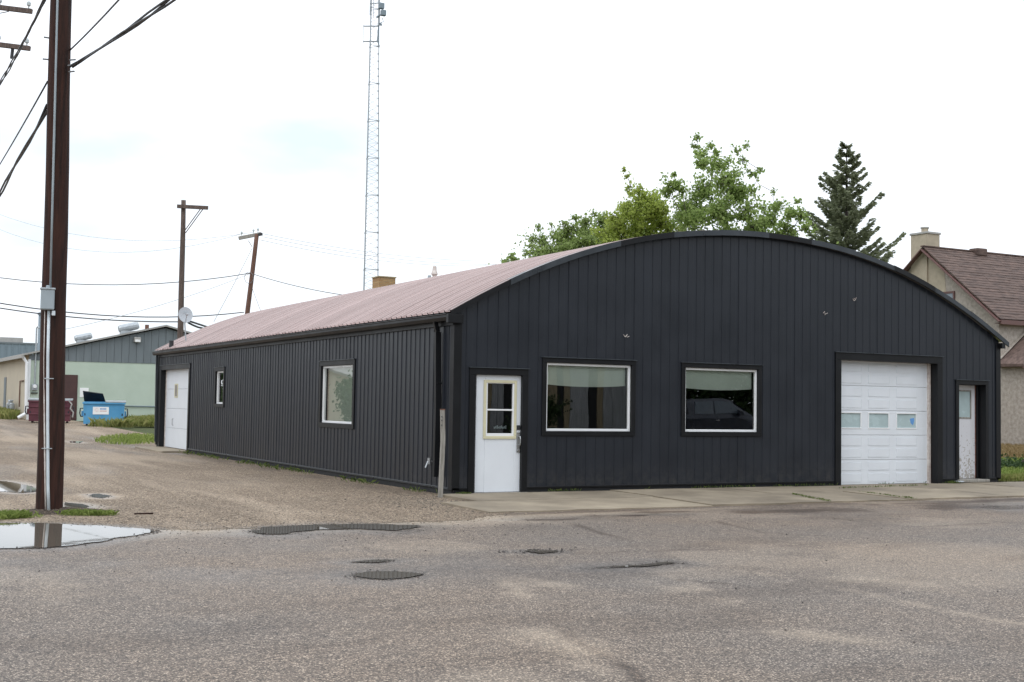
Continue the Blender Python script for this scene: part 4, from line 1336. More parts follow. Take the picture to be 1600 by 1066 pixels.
MB().box((GX - .05, GYY - .06, gz), (GX + .10, GYY - .005, 3.7)).build('corner_board', M['vinyl'], gb)
dd = MB().bbox((2.30, GYY - .06, gz + .02), (3.02, GYY - .004, 2.80), .01).build('door', M['brown'], gb)
MB().frame(2.22, 3.10, gz, 2.88, .08, .08, 0, .08, GYY - .05, GYY - .004, 'y').build('door_frame', M['brown'], dd)
MB().box((3.24, GYY - .03, 1.62), (3.72, GYY - .004, 2.15)).build('notice', M['notice'], gb)
m_ = MB(); m_.bbox((6.14, GYY - .30, 4.86), (6.52, GYY - .04, 5.16), .03); wl = m_.build('wall_light', M['eavegrey'], gb)
MB().bbox((6.18, GYY - .32, 4.88), (6.48, GYY - .301, 5.02), .005).build('lens', M['notice'], wl)
# meter and service mast
MB().tube([(.78, GYY - .10, 2.3), (.78, GYY - .10, 5.45), (.84, GYY - .18, 5.55), (.88, GYY - .28, 5.45)], .045, 8).build('service_mast', M['galv'], gb)
mt = MB().bbox((.62, GYY - .16, 1.95), (.94, GYY - .03, 2.32), .03).build('electric_meter', M['galv'], gb)
MB().tube([(.78, GYY - .16, 2.18), (.78, GYY - .26, 2.18)], .10, 12).build('meter_glass', M['vinyl'], mt)
MB().bbox((.60, GYY - .14, 1.78), (.96, GYY - .03, 1.84), .01).build('meter_shelf', M['wire'], mt)
MB().tube([(4.8, GYY - .06, 1.15), (20, GYY - .06, 1.05)], .035, 6).build('wall_pipe', M['bluegrey'], gb)
# roof ventilators
def rvent(xc, yc, ln, r):
    zz = ez + (apz - ez) * (1 - abs(xc - apx) / (apx - GX)) + .1
    pts = [Vector((xc - ln / 2, yc, zz + r * .8)), Vector((xc - ln / 2 + r * .5, yc, zz + r * .9)), Vector((xc + ln / 2 - r * .5, yc, zz + r * .9 + .25 * (ln - r))), Vector((xc + ln / 2, yc, zz + r * .8 + .25 * ln))]
    v_ = MB().tube(pts, [r * .75, r, r, r * .8], 12).build('roof_ventilator', M['galv'], gb, smooth=False)
    MB().box((xc - ln / 2 + .1, yc - r * .8, zz - .12), (xc + ln / 2 - .1, yc + r * .8, zz + r * .5)).build('ventilator_base', M['galv'], v_)
rvent(3.75, GYY + 2.5, .95, .20)
rvent(6.35, GYY + 2.5, 1.15, .24)
MB().tube([(7.55, GYY + 3, 5.6), (7.55, GYY + 3, 6.1)], .12, 8).build('roof_pipe', M['redwood'], gb)
# beige side: door slot and pipe
MB().box((GX - .04, 65.2, .6), (GX - .004, 66.2, 2.8)).build('door', M['gable'], gb)
MB().tube([(GX - .06, 58.4, 1.0), (GX - .06, 58.4, 2.5), (GX - .06, 57.0, 2.5)], .035, 6).build('wall_pipe', M['redwood'], gb)
gm = thing('gas_meter', (GX - .35, 60.2, float(terr(60.2))), 'cluster of grey gas meters and pipes against the beige side wall', 'gas meter')
zz = float(terr(60.2))
for k in range(3):
    m_ = MB(); m_.bbox((GX - .45, 59.2 + k * .75, zz + .45 + .18 * (k % 2)), (GX - .2, 59.6 + k * .75, zz + .85 + .18 * (k % 2)), .06)
    m_.build('meter_body', M['galv'], gm)
    MB().tube([(GX - .32, 59.4 + k * .75, zz), (GX - .32, 59.4 + k * .75, zz + .45)], .03, 6).build('pipe', M['galv'], gm)
MB().tube([(GX - .32, 59.0, zz + 1.0), (GX - .32, 61.4, zz + 1.0), (GX - .1, 61.4, zz + 1.0)], .03, 6).build('pipe', M['galv'], gm)

# blue-grey building far left behind
wt = at(30, 536.5, 165)
bb = thing('metal_warehouse', (wt.x, wt.y, 0), 'flat blue-grey metal warehouse behind the beige building at far left', 'building')
MB().box((wt.x - 30, wt.y, 0), (wt.x + 3.2, wt.y + 25, wt.z - .12)).build('wall', M['bluegrey'], bb)
MB().box((wt.x - 30.1, wt.y - .1, wt.z - .12), (wt.x + 3.3, wt.y + 25.1, wt.z + .1)).build('parapet', M['gable'], bb)
for k in range(40):
    MB().box((wt.x - 29.9 + k * .83, wt.y - .08, .0), (wt.x - 29.78 + k * .83, wt.y - .003, wt.z - .14)).build('rib', M['bluegrey'], bb)
MB().bbox((wt.x - 5, wt.y + 1, wt.z + .1), (wt.x + .6, wt.y + 5, wt.z + .78), .03).build('air_unit', M['eavegrey'], bb)
st = at(66.5, 487, 92)
stk = thing('flue_stack', (st.x, st.y, 0), 'plain grey metal stack just left of the thick brown pole', 'chimney')
MB().tube([(st.x, st.y, 0), (st.x, st.y, st.z - .25)], .27, 12).build('stack_pipe', M['bluegrey'], stk, smooth=True)
MB().tube([(st.x, st.y, st.z - .25), (st.x, st.y, st.z - .12), (st.x, st.y, st.z)], [.33, .36, .1], 12).build('stack_cap', M['bluegrey'], stk)

# ------------------------------------------------------------------ dumpsters
def dumpster(u0, u1, vb, vt, d, mat_, label, yaw_extra, lid):
    c0 = at(u0, vb, d); c1 = at(u1, vb + 2, d)
    z0 = float(terr((c0.y + c1.y) / 2)) + .02
    wd_ = (Vector((c1.x, c1.y, 0)) - Vector((c0.x, c0.y, 0))).length
    ht_ = 1.27
    dirx = (Vector((c1.x, c1.y, 0)) - Vector((c0.x, c0.y, 0))).normalized()
    ang = math.atan2(dirx.y, dirx.x) + yaw_extra
    root = thing('dumpster', (c0.x, c0.y, z0), label, 'dumpster', 'front-load dumpsters by the mint wall')
    root.rotation_euler = (0, 0, ang)
    ORG[root.name] = Vector((0, 0, 0))
    dp_ = 1.35
    b = MB()
    # tub: front slightly lower, open top with walls
    y0b, y0t = .06, 0.0
    t_ = .05
    outer = [(0.03, y0b, .08), (wd_ - .03, y0b, .08), (wd_ - .03, dp_, .08), (0.03, dp_, .08), (0, y0t, ht_ - .12), (wd_, y0t, ht_ - .12), (wd_, dp_, ht_ - .06), (0, dp_, ht_ - .06)]
    inner = [(.07, y0b + t_, .14), (wd_ - .07, y0b + t_, .14), (wd_ - .07, dp_ - t_, .14), (.07, dp_ - t_, .14), (t_, t_, ht_ - .12), (wd_ - t_, t_, ht_ - .12), (wd_ - t_, dp_ - t_, ht_ - .06), (t_, dp_ - t_, ht_ - .06)]
    b.add(outer + inner, [(0, 3, 2, 1), (0, 1, 5, 4), (1, 2, 6, 5), (2, 3, 7, 6), (3, 0, 4, 7), (8, 9, 10, 11), (8, 12, 13, 9), (9, 13, 14, 10), (10, 14, 15, 11), (11, 15, 12, 8),
                          (4, 5, 13, 12), (5, 6, 14, 13), (6, 7, 15, 14), (7, 4, 12, 15)])
    b.build('tub', mat_, root, recalc=True)
    MB().bbox((-.04, -.05, ht_ - .20), (wd_ + .04, -.002, ht_ - .10), .01).build('rim', mat_, root)
    for z in ((.42, .80) if lid == 'closed' else ()):
        MB().bbox((-.01, -.035 + .04 * (1 - z), z), (wd_ + .01, .012 + .04 * (1 - z), z + .07), .01).build('rib', mat_, root)
    for sx in (-1, 1):
        xx = -.005 if sx < 0 else wd_ + .005
        # fork pocket
        m_ = MB(); m_.frame(.25, 1.15, .45, .72, .06, .06, .06, .06, xx - .08 if sx < 0 else xx, xx if sx < 0 else xx + .08, 'x')
        m_.build('fork_pocket', mat_, root)
        m_ = MB(); m_.tube([(xx, .12, .85), (xx + sx * .13, .10, .85), (xx + sx * .15, .08, .6), (xx + sx * .10, .10, .45), (xx, .12, .45)], .03, 6)
        m_.build('handle', M['blacklid'], root)
        MB().bbox((xx - .15 if sx > 0 else .06, .03 if sx > 0 else .03, .50), (xx - .08 if sx > 0 else .12, .05, .86), .005).build('slot', M['blacklid'], root)
    for k in range(4):
        xq = (.18, wd_ - .18)[k % 2]; yq = (.2, dp_ - .2)[k // 2]
        MB().tube([(xq - .03, yq, .06), (xq + .03, yq, .06)], .06, 10).build('wheel', M['tyre'], root)
    return root, wd_, ht_, dp_
bd, wd_, ht_, dp_ = dumpster(129, 191, 665.5, 625, 62, M['bluebin'], 'bright blue dumpster with open black lid and white sign', .30, 'open')
# open lid half standing up, closed half lying
m_ = MB()
lx = wd_ * .52
vs = [(0.0, dp_ - .1, ht_ - .04), (lx, dp_ - .1, ht_ - .04), (lx - .12, dp_ - .65, ht_ + .34), (-.06, dp_ - .65, ht_ + .46)]
nn = (Vector(vs[1]) - Vector(vs[0])).cross(Vector(vs[3]) - Vector(vs[0])).normalized() * .04
m_.add(vs + [Vector(v) + nn for v in vs], [(0, 1, 2, 3), (7, 6, 5, 4), (0, 4, 5, 1), (1, 5, 6, 2), (2, 6, 7, 3), (3, 7, 4, 0)])
m_.build('open_lid', M['blacklid'], bd)
m_ = MB(); m_.prism([(lx + .02, -.06, ht_ - .11), (lx + .02, dp_ + .03, ht_ - .05), (lx + .02, dp_ + .03, ht_ + .00), (lx + .02, -.06, ht_ - .06)], (wd_ - lx + .04, 0, 0))
m_.build('closed_lid', M['galv'], bd)
sg = MB().bbox((.46, .012, .56), (1.22, .030, .94), .004).build('sign', M['notice'], bd)
m_ = MB()
for k in range(14):
    a, b2 = 2 * math.pi * k / 14, 2 * math.pi * (k + .8) / 14
    m_.beam((.64 + .075 * math.cos(a), .009, .79 + .075 * math.sin(a)), (.64 + .075 * math.cos(b2), .009, .79 + .075 * math.sin(b2)), .004, .035, (0, 1, 0))
m_.build('ring_mark', M['redsign'], sg)
m_ = MB()
for k in range(5):
    m_.bbox((.80 + k * .062, .007, .80), (.845 + k * .062, .011, .87), .001)
m_.build('print_line', M['bluesign'], sg)
m_ = MB()
for k in range(7):
    m_.bbox((.80 + k * .046, .007, .715), (.835 + k * .046, .011, .745), .001)
m_.build('print_line', M['redsign'], sg)
rd, wd_, ht_, dp_ = dumpster(43.5, 106, 661, 620, 64.5, M['redbin'], 'ribbed maroon dumpster half hidden behind the brown pole', .30, 'closed')
m_ = MB(); m_.prism([(-.04, -.06, ht_ - .11), (-.04, dp_ + .03, ht_ - .05), (-.04, dp_ + .03, ht_ + .01), (-.04, -.06, ht_ - .05)], (wd_ + .1, 0, 0)); m_.build('lid', M['galv'], rd)
MB().bbox((.60, -.004, .62), (.78, .016, 1.0), .003).build('label', M['notice'], rd)
MB().bbox((1.50, -.01, 1.02), (1.76, .006, 1.12), .003).build('label', M['tanlabel'], rd)
MB().tube([(wd_ - .15, -.02, ht_ - .05), (wd_ + .05, -.05, ht_ - .3), (wd_ - .02, -.06, .75), (wd_ + .14, -.05, .55), (wd_ + .1, -.04, .3)], .04, 6).build('torn_bag', M['eavegrey'], rd)

# ------------------------------------------------------------------ stucco house on the right
HX, HY, HZ = 36.12, 19.08, 0.0
hs = thing('stucco_house', (HX, HY, 0), 'beige stucco house with steep brown shingle roof behind the right end', 'house')
YA, ZA, ZE = 23.2, 9.30, 5.95
YB = 2 * YA - HY
m_ = MB()
m_.prism([(HX, HY, -.2), (HX, HY, ZE), (HX, YA, ZA), (HX, YB, ZE), (HX, YB, -.2)], (14, 0, 0))
m_.build('wall', M['stucco'], hs)
# smooth patch near the chimney
MB().prism([(HX - .015, YA + 1.1, 4.5), (HX - .015, YA + 1.1, ZA - 1.05), (HX - .015, YA - .1, ZA - .35), (HX - .015, YA - 1.0, ZA - 1.0), (HX - .015, YA - 1.4, 4.5)], (.02, 0, 0)).build('render_patch', M['stucco2'], hs)
ch = MB().box((HX - .10, YA - .05, 0), (HX + .75, YA + .95, 10.0)).build('chimney', M['stucco2'], hs)
MB().bbox((HX - .15, YA - .10, 10.0), (HX + .80, YA + 1.0, 10.10), .01).build('chimney_cap', M['eavegrey'], ch)
MB().tube([(HX + .3, YA + .45, 10.1), (HX + .3, YA + .45, 10.32)], .17, 10).build('flue', M['stucco2'], ch)
MB().tube([(HX + .3, YA + .45, 10.32), (HX + .3, YA + .45, 10.38)], .21, 10).build('flue_rim', M['eavegrey'], ch)
# shingle courses: each course is one board of roofing, laid overlapping
def course_roof(y_eave, z_eave, y_r, z_r, x0, x1, ncourse, mat_, parent, nseg):
    up_ = Vector((0, y_r - y_eave, z_r - z_eave)); Ls = up_.length; up_.normalize()
    nv = Vector((0, -up_.z, up_.y))
    if nv.z < 0: nv = -nv
    for i in range(ncourse):
        s0 = Ls * i / ncourse; s1 = Ls * (i + 1) / ncourse + .06
        xa = x0
        segs = []
        while xa < x1 - .05:
            xb = min(x1, xa + random.uniform(.9, 1.6)); segs.append((xa, xb)); xa = xb
        base = Vector((0, y_eave, z_eave))
        m_ = MB()
        for (xa, xb) in segs:
            th = random.uniform(.018, .03)
            a = base + up_ * s0 + nv * .03; b = base + up_ * s1 + nv * .010
            vs = [Vector((xa, a.y, a.z)), Vector((xb - .006, a.y, a.z)), Vector((xb - .006, b.y, b.z)), Vector((xa, b.y, b.z))]
            m_.add([v + nv * th for v in vs] + vs, [(0, 1, 2, 3), (7, 6, 5, 4), (0, 4, 5, 1), (1, 5, 6, 2), (2, 6, 7, 3), (3, 7, 4, 0)])
        m_.build('shingle_course', mat_, parent)
ov = .35
sl = (ZA - ZE) / (YA - HY)
course_roof(HY - ov, ZE - ov * sl, YA, ZA + .03, HX - .35, HX + 14.3, 26, M['shingle'], hs, 10)
m_ = MB(); m_.prism([(HX - .3, YB + ov, ZE - ov * sl), (HX - .3, YA, ZA), (HX - .3, YA, ZA + .1), (HX - .3, YB + ov, ZE - ov * sl + .1)], (14.6, 0, 0)); m_.build('roof_back', M['shingle'], hs)
MB().beam((HX - .36, YA, ZA + .08), (HX + 14.3, YA, ZA + .08), .22, .06).build('ridge_cap', M['shingle'], hs)
MB().bbox((HX + 3.0, YA - .35, ZA - .15), (HX + 3.7, YA + .2, ZA + .22), .04).build('roof_vent', M['shingle'], hs)
for sgn in (-1, 1):
    e = (HX - .36, YA + sgn * (YA - HY + ov), ZE - ov * sl - .09)
    MB().beam((HX - .36, YA, ZA - .09), e, .05, .24, (1, 0, 0)).build('barge_board', M['housetrim'], hs)
MB().box((HX - .3, HY - ov - .02, ZE - ov * sl - .20), (HX + 14.3, HY - ov + .03, ZE - ov * sl - .0)).build('fascia', M['housetrim'], hs)
MB().box((HX - .3, HY - ov + .03, ZE - ov * sl - .16), (HX + 14.3, HY - .004, ZE - ov * sl - .13)).build('soffit', M['housetrim'], hs)
wn = MB().frame(21.55, 22.35, 6.15, 7.15, .10, .10, .10, .10, HX - .06, HX + .04, 'x').build('window', M['housetrim'], hs)
MB().box((HX - .03, 21.65, 6.25), (HX - .01, 22.25, 7.05)).build('pane', M['carglass'], wn)
# lower front addition with hipped roof
AY, AX = HY - 1.5, HX - .35
MB().box((HX + .0, AY, -.2), (HX + 8, HY - .004, 3.75)).build('addition_wall', M['stucco'], hs)
zt = 5.35
m_ = MB(); m_.add([(HX - .35, AY - .35, 3.68), (HX + 8.3, AY - .35, 3.68), (HX + 8.3, HY - .006, zt), (HX + 2.0, HY - .006, zt), (HX - .35, HY - .006, 3.72),
                   (HX - .35, AY - .35, 3.58), (HX + 8.3, AY - .35, 3.58), (HX + 8.3, HY - .006, 3.58), (HX - .35, HY - .006, 3.58)],
                  [(0, 1, 2, 3), (0, 3, 4), (0, 5, 6, 1), (4, 8, 5, 0), (5, 8, 7, 6), (1, 6, 7, 2)])
m_.build('addition_roof', M['shingle'], hs, recalc=True)
MB().bbox((HX - .36, AY - .42, 3.60), (HX + 8.3, AY - .352, 3.70), .005).build('gutter', M['eavegrey'], hs)
MB().bbox((HX - .36, AY - .36, 3.48), (HX + 8.3, AY - .02, 3.575), .005).build('soffit', M['housetrim'], hs)
# stucco flashing along the slope
MB().beam((HX - .1, HY - .02, 3.95), (HX + 2.05, HY - .02, zt + .22), .02, .32, (0, 1, 0)).build('flashing', M['stucco'], hs)

# ------------------------------------------------------------------ vegetation
def leaf_mesh(name, P, size, material, parent, tri=False, aspect=.75):
    """many small leaf quads at points P (n,3)"""
    n_ = len(P)
    a = rng.normal(size=(n_, 3)); a /= np.linalg.norm(a, axis=1, keepdims=True)
    b = rng.normal(size=(n_, 3)); b -= (a * b).sum(1, keepdims=True) * a; b /= np.linalg.norm(b, axis=1, keepdims=True)
    s_ = size * rng.uniform(.6, 1.3, (n_, 1))
    V = np.stack([P - a * s_ * .5, P + b * s_ * aspect * .5, P + a * s_ * .5, P - b * s_ * aspect * .5], 1).reshape(-1, 3)
    o_ = ORG.get(parent.name, Vector()) if parent else Vector()
    V = V - np.array(o_)
    F = np.arange(4 * n_).reshape(-1, 4)
    me = bpy.data.meshes.new(name)
    me.from_pydata(V.tolist(), [], F.tolist())
    me.materials.append(material)
    o = bpy.data.objects.new(name, me); col.objects.link(o)
    if parent: o.parent = parent
    return o

def leafy_tree(name, label, base_uv, d, lobes, leafm, lsize, per, group=None, trunk_r=.22, lower=()):
    b = at(base_uv, 640, d); b.z = float(terr(b.y))
    root = thing(name, b, label, 'tree', group)
    L_ = [(at(u, v, d + random.uniform(-1.2, 1.2)), r * d / FPX, k) for (u, v, r, k) in list(lobes) + list(lower)]
    zmin = min(p.z for p, r, k in L_)
    zmax = max(p.z for p, r, k in L_)
    tr = MB()
    fork = b + Vector((random.uniform(-.3, .3), random.uniform(-.3, .3), zmin * .55))
    tr.tube([b - Vector((0, 0, .2)), b.lerp(fork, .5) + Vector((.08, 0, 0)), fork], [trunk_r * 1.2, trunk_r, trunk_r * .8], 8)
    P = []
    done = []
    for (c_, r, k) in sorted(L_, key=lambda q: q[0].z):
        low_ = [q for q in done if q[0].z < c_.z - .15]
        src_ = min(low_, key=lambda q: (q[0] - c_).length) if low_ and min((q[0] - c_).length for q in low_) < 2.6 else (fork, trunk_r * .38)
        r0_ = min(src_[1] * .8, .09)
        mid = src_[0].lerp(c_, .5) + Vector((random.uniform(-.12, .12), random.uniform(-.12, .12), -.05))
        tr.tube([src_[0], mid, c_, c_ + Vector((random.uniform(-.1, .1), 0, r * .5))], [r0_, r0_ * .8, r0_ * .55, .006], 5)
        done.append((c_, max(.014, r0_ * .65)))
        nt_ = max(6, int(30 * r * k ** .5 * 1.5))
        for t in range(nt_):
            th = rng.uniform(0, 2 * math.pi); cz = rng.uniform(-.75, 1)
            sr = math.sqrt(1 - cz * cz)
            rr = r * rng.uniform(.35, 1.4)
            e = np.array(c_) + rr * np.array([sr * math.cos(th), sr * math.sin(th), cz * .95])
            st = np.array(c_) + rng.normal(size=3) * r * .2
            tr.tube([Vector(st), Vector((st + e) / 2) + Vector((0, 0, .08 * r)), Vector(e)], [.012, .008, .004], 3, cap=False)
            nl = max(4, int(per * .62 * k * r * rng.uniform(.6, 1.4)))
            tpar = rng.uniform(.15, 1.03, nl) ** .7
            pts = st + (e - st) * tpar[:, None] + rng.normal(size=(nl, 3)) * (r * .10 + .03)
            P.append(pts)
    tr.build('trunk', M['bark'], root, smooth=True, recalc=False)
    leaf_mesh('crown', np.concatenate(P), lsize, leafm, root)
    return root
lowers = lambda us, v0: [(u, v0, 60, .5) for u in us]
pop = [(1089, 216, 8, 1), (1093, 240, 12, .9), (1086, 228, 8, .9), (1108, 228, 9, .8), (1097, 258, 16, .9), (1125, 262, 22, 1), (1120, 240, 10, .8), (1150, 236, 10, .7), (1166, 229, 7, .8), (1160, 250, 10, .6), (1134, 285, 26, 1),
       (1100, 300, 30, 1.0), (1150, 305, 30, 1.1), (1176, 272, 11, .8), (1188, 266, 6, .8), (1172, 298, 14, .7), (1078, 330, 32, 1.2), (1052, 292, 18, .9), (1045, 300, 14, .9), (1052, 275, 6, .8), (1066, 300, 14, .8),
       (1120, 335, 30, 1), (1085, 352, 28, 1), (1165, 335, 24, .9), (1200, 345, 26, 1.1), (1215, 322, 14, .9), (1208, 300, 7, .6), (1236, 335, 16, .9), (1250, 315, 7, .8), (1252, 338, 12, .8), (1262, 355, 14, .8),
       (1180, 360, 26, 1), (1230, 362, 22, 1), (1140, 365, 24, .7)]
leafy_tree('poplar_tree', 'tallest leafy poplar with feathery top shoots behind the arch peak', 1130, 46, pop, M['leaf_poplar'], .125, 74, 'leafy trees behind the building', lower=lowers((1070, 1130, 1190, 1240), 420))
map_ = [(1003, 318, 22, 1.2), (1020, 335, 26, 1.3), (995, 345, 28, 1.3), (1035, 352, 24, 1.2), (970, 355, 20, 1.1), (975, 375, 26, 1.2), (1010, 370, 28, 1.3), (1045, 372, 22, 1.1), (955, 378, 16, 1), (985, 292, 8, .8), (979, 276, 7, .9), (976, 266, 4, 1),
        (984, 305, 10, .8), (1060, 365, 16, 1), (978, 322, 12, .6), (997, 300, 12, .9), (1015, 312, 16, 1), (960, 340, 14, 1), (945, 365, 18, 1.1), (985, 335, 20, 1.2), (1030, 325, 16, 1)]
leafy_tree('maple_tree', 'yellow-green leafy tree left of the tall poplar', 1005, 48, map_, M['leaf_maple'], .11, 90, 'leafy trees behind the building', lower=lowers((970, 1020, 1050), 430))
gre = [(833, 372, 12, .7), (842, 358, 8, .6), (832, 385, 10, .6), (850, 380, 15, .8), (870, 370, 14, .8), (862, 352, 7, .5), (893, 360, 16, .8), (897, 342, 9, .7), (915, 350, 14, .8), (935, 345, 14, .8), (930, 335, 8, .8), (944, 352, 10, .8),
       (880, 388, 18, 1.1), (910, 378, 20, 1.1), (850, 398, 16, 1.1), (935, 372, 18, 1.1), (900, 398, 20, 1.2), (840, 405, 14, 1.1), (955, 360, 20, 1.2), (925, 388, 24, 1.2), (880, 375, 20, 1.1), (862, 392, 18, 1.1), (950, 385, 22, 1.2), (910, 362, 18, 1.1), (945, 338, 9, .8), (880, 352, 10, .8), (825, 395, 10, .9)]
leafy_tree('elm_tree', 'low greyish green tree over the left slope of the roof', 890, 51, gre, M['leaf_grey'], .11, 95, 'leafy trees behind the building', lower=lowers((850, 900), 440))
leafy_tree('young_tree', 'small leafy tip peeking over the pink roof, left of all other trees', 800, 55, [(800, 402, 7, .9), (806, 408, 7, .9), (790, 408, 6, .8), (797, 414, 10, .8)], M['leaf_grey'], .15, 70, 'leafy trees behind the building', trunk_r=.1, lower=lowers((800,), 460))

def spruce(name, label, u, vt, d, ht_scale=1.0):
    top = at(u, vt, d); b = at(u, 640, d); b.z = float(terr(b.y))
    H_ = top.z - b.z
    root = thing(name, b, label, 'tree')
    MB().tube([b - Vector((0, 0, .2)), b + Vector((0, 0, H_ * .5)), b + Vector((0, 0, H_))], [.2, .12, .015], 8).build('trunk', M['bark'], root, smooth=True)
    br = MB(); P = []; D = []
    nw = 46
    for i in range(nw):
        f = (i / nw) ** 0.92
        h = H_ * (1 - f * .94) - .12
        Rm = (.20 + 3.1 * f ** .88) * (1 if f < .75 else 1 - .25 * (f - .75) / .25)
        nbr = 6 + int(5 * f)
        for k in range(nbr):
            a = rng.uniform(0, 2 * math.pi)
            ln = Rm * rng.uniform(.62, 1.2) * (1 + .10 * math.cos(a - 1.9))
            if rng.random() < .07: ln *= 1.28
            rise = .75 - .70 * f
            pts = []
            for t in np.linspace(0, 1, 7):
                r_ = ln * t
                z = h + ln * (rise * t * .8 - .30 * t * (1 - t) + .34 * t ** 3 * f)
                pts.append(np.array([b.x + math.cos(a) * r_, b.y + math.sin(a) * r_, b.z + z]))
            br.tube([Vector(p) for p in pts], [.022, .02, .017, .014, .011, .008, .004], 3, cap=False)
            sdv = np.array([-math.sin(a), math.cos(a), 0])
            fw_ = np.array([math.cos(a), math.sin(a), 0])
            npz = int(120 * ln) + 28
            for q in range(npz):
                t = rng.uniform(.12, 1.02)
                i0 = min(5, int(t * 6)); p = pts[i0] + (pts[i0 + 1] - pts[i0]) * (t * 6 - i0)
                wv = rng.uniform(-1, 1) * .27 * ln ** .6 * (1 - .55 * t)
                p = p + sdv * wv + fw_ * abs(wv) * .5 + np.array([0, 0, -abs(wv) * .25 + rng.uniform(-.05, .03)])
                P.append(p)
                dv = fw_ * .7 + sdv * np.sign(wv) * .6 + np.array([0, 0, rng.uniform(-.4, .45)])
                D.append(dv / np.linalg.norm(dv))
    br.build('branches', M['bark'], root, recalc=False)
    P = np.array(P); D = np.array(D); n_ = len(P)
    V = []; 
    s_ = rng.uniform(.10, .19, (n_, 1))
    o_ = np.array(ORG[root.name])
    quads = []
    for rot in (0, 1):
        u_ = rng.normal(size=(n_, 3)); u_ -= (u_ * D).sum(1, keepdims=True) * D; u_ /= np.linalg.norm(u_, axis=1, keepdims=True)
        V.append(np.stack([P - D * s_ * .5 - u_ * .012, P + u_ * .034, P + D * s_ * .6, P - u_ * .034], 1).reshape(-1, 3))
    V = np.concatenate(V) - o_
    me = bpy.data.meshes.new('crown'); me.from_pydata(V.tolist(), [], np.arange(len(V)).reshape(-1, 4).tolist()); me.materials.append(M['needle'])
    o = bpy.data.objects.new('crown', me); col.objects.link(o); o.parent = root
    return root
spruce('spruce_tree', 'dark conical spruce tree rising right of the leafy trees', 1322, 221, 50)

def blades(name, pts, h, wd_, material, bend=.4, hv=.5, label=None, cat=None):
    pts = np.asarray(pts, float); n_ = len(pts)
    a = rng.uniform(0, 2 * math.pi, n_)
    hh = h * rng.uniform(1 - hv, 1 + hv, n_) if np.isscalar(h) else h * rng.uniform(1 - hv, 1 + hv, n_)
    dx, dy = np.cos(a), np.sin(a)
    sx, sy = -np.sin(a) * wd_ / 2, np.cos(a) * wd_ / 2
    lean = bend * rng.uniform(.2, 1.3, n_)
    B = pts
    mid = B + np.stack([dx * hh * lean * .35, dy * hh * lean * .35, hh * .6], 1)
    tip = B + np.stack([dx * hh * lean, dy * hh * lean, hh * (1 - .25 * lean)], 1)
    S = np.stack([sx, sy, 0 * sx], 1)
    V = np.stack([B - S, B + S, mid + S * .8, tip, mid - S * .8], 1).reshape(-1, 3)
    F = np.arange(5 * n_).reshape(-1, 5)
    me = bpy.data.meshes.new(name); me.from_pydata(V.tolist(), [], F.tolist()); me.materials.append(material)
    o = bpy.data.objects.new(name, me); col.objects.link(o); o['kind'] = 'stuff'
    if label: tag(o, label, cat)
    return o
def patch(cx, cy, rx, ry, n_, z=None, rot=0.0, p=.7):
    r = rng.uniform(0, 1, n_) ** p; a = rng.uniform(0, 2 * math.pi, n_)
    x = rx * r * np.cos(a); y = ry * r * np.sin(a)
    c_, s_ = math.cos(rot), math.sin(rot)
    X = cx + x * c_ - y * s_; Y = cy + x * s_ + y * c_
    keep = vnoise(X, Y, 3.0, 2) > .33
    X, Y = X[keep], Y[keep]
    return np.stack([X, Y, terr(Y) + .005], 1)
px1 = gnd(15, 809); px2 = gnd(130, 806)
blades('grass', np.concatenate([patch(px1[0] - .1, px1[1], .5, .26, 2600, rot=-.5, p=1.0), patch(-7.9, -1.9, .8, .4, 2000, p=1)]), .065, .006, M['grass'], 1.0, .85, label='green grass tuft at the left foot of the brown pole', cat='grass')
blades('grass', np.concatenate([patch(px2[0], px2[1] + .05, .34, .16, 800, rot=-.5, p=1.2), patch(px2[0] + .2, px2[1] - .02, .25, .12, 260, rot=-.5, p=1)]), .055, .006, M['grass'], 1.0, .85, label='sparse low grass at the right foot of the brown pole', cat='grass')
# strip along the alley beside the rear corner
ga, gb2 = gnd(165, 688), gnd(243, 690)
blades('grass', np.concatenate([patch(.75, 29.3, 1.25, 5.2, 2800, rot=-.25, p=1.1)]), .11, .03, M['grass'], .6, label='green grass patch beyond the rear corner of the black building', cat='grass')
wp = []
for (u, v, d, rx, ry, n_) in ((228, 653, 63.5, 1.6, .9, 1300), (245, 648, 66, 1.6, 1.4, 2600), (185, 668, 60.8, .8, .25, 200), (150, 668, 61.2, .4, .2, 50), (290, 650, 68, 3, 2, 4000)):
    c_ = at(u, v, d); wp.append(patch(c_.x, c_.y, rx, ry, n_, p=.8))
blades('weeds', np.concatenate(wp), .34, .03, M['weed'], .7, .75, label='tall yellow-green weeds beside the blue dumpster', cat='weeds')
wp = [patch(-.5, 60, .9, 4.5, 5000, p=.8), patch(-.8, 68, 1.4, 6, 4000, p=.8)]
blades('weeds', np.concatenate(wp), .40, .035, M['weed'], .6, .6, label='weeds along the beige wall around the gas meters', cat='weeds')
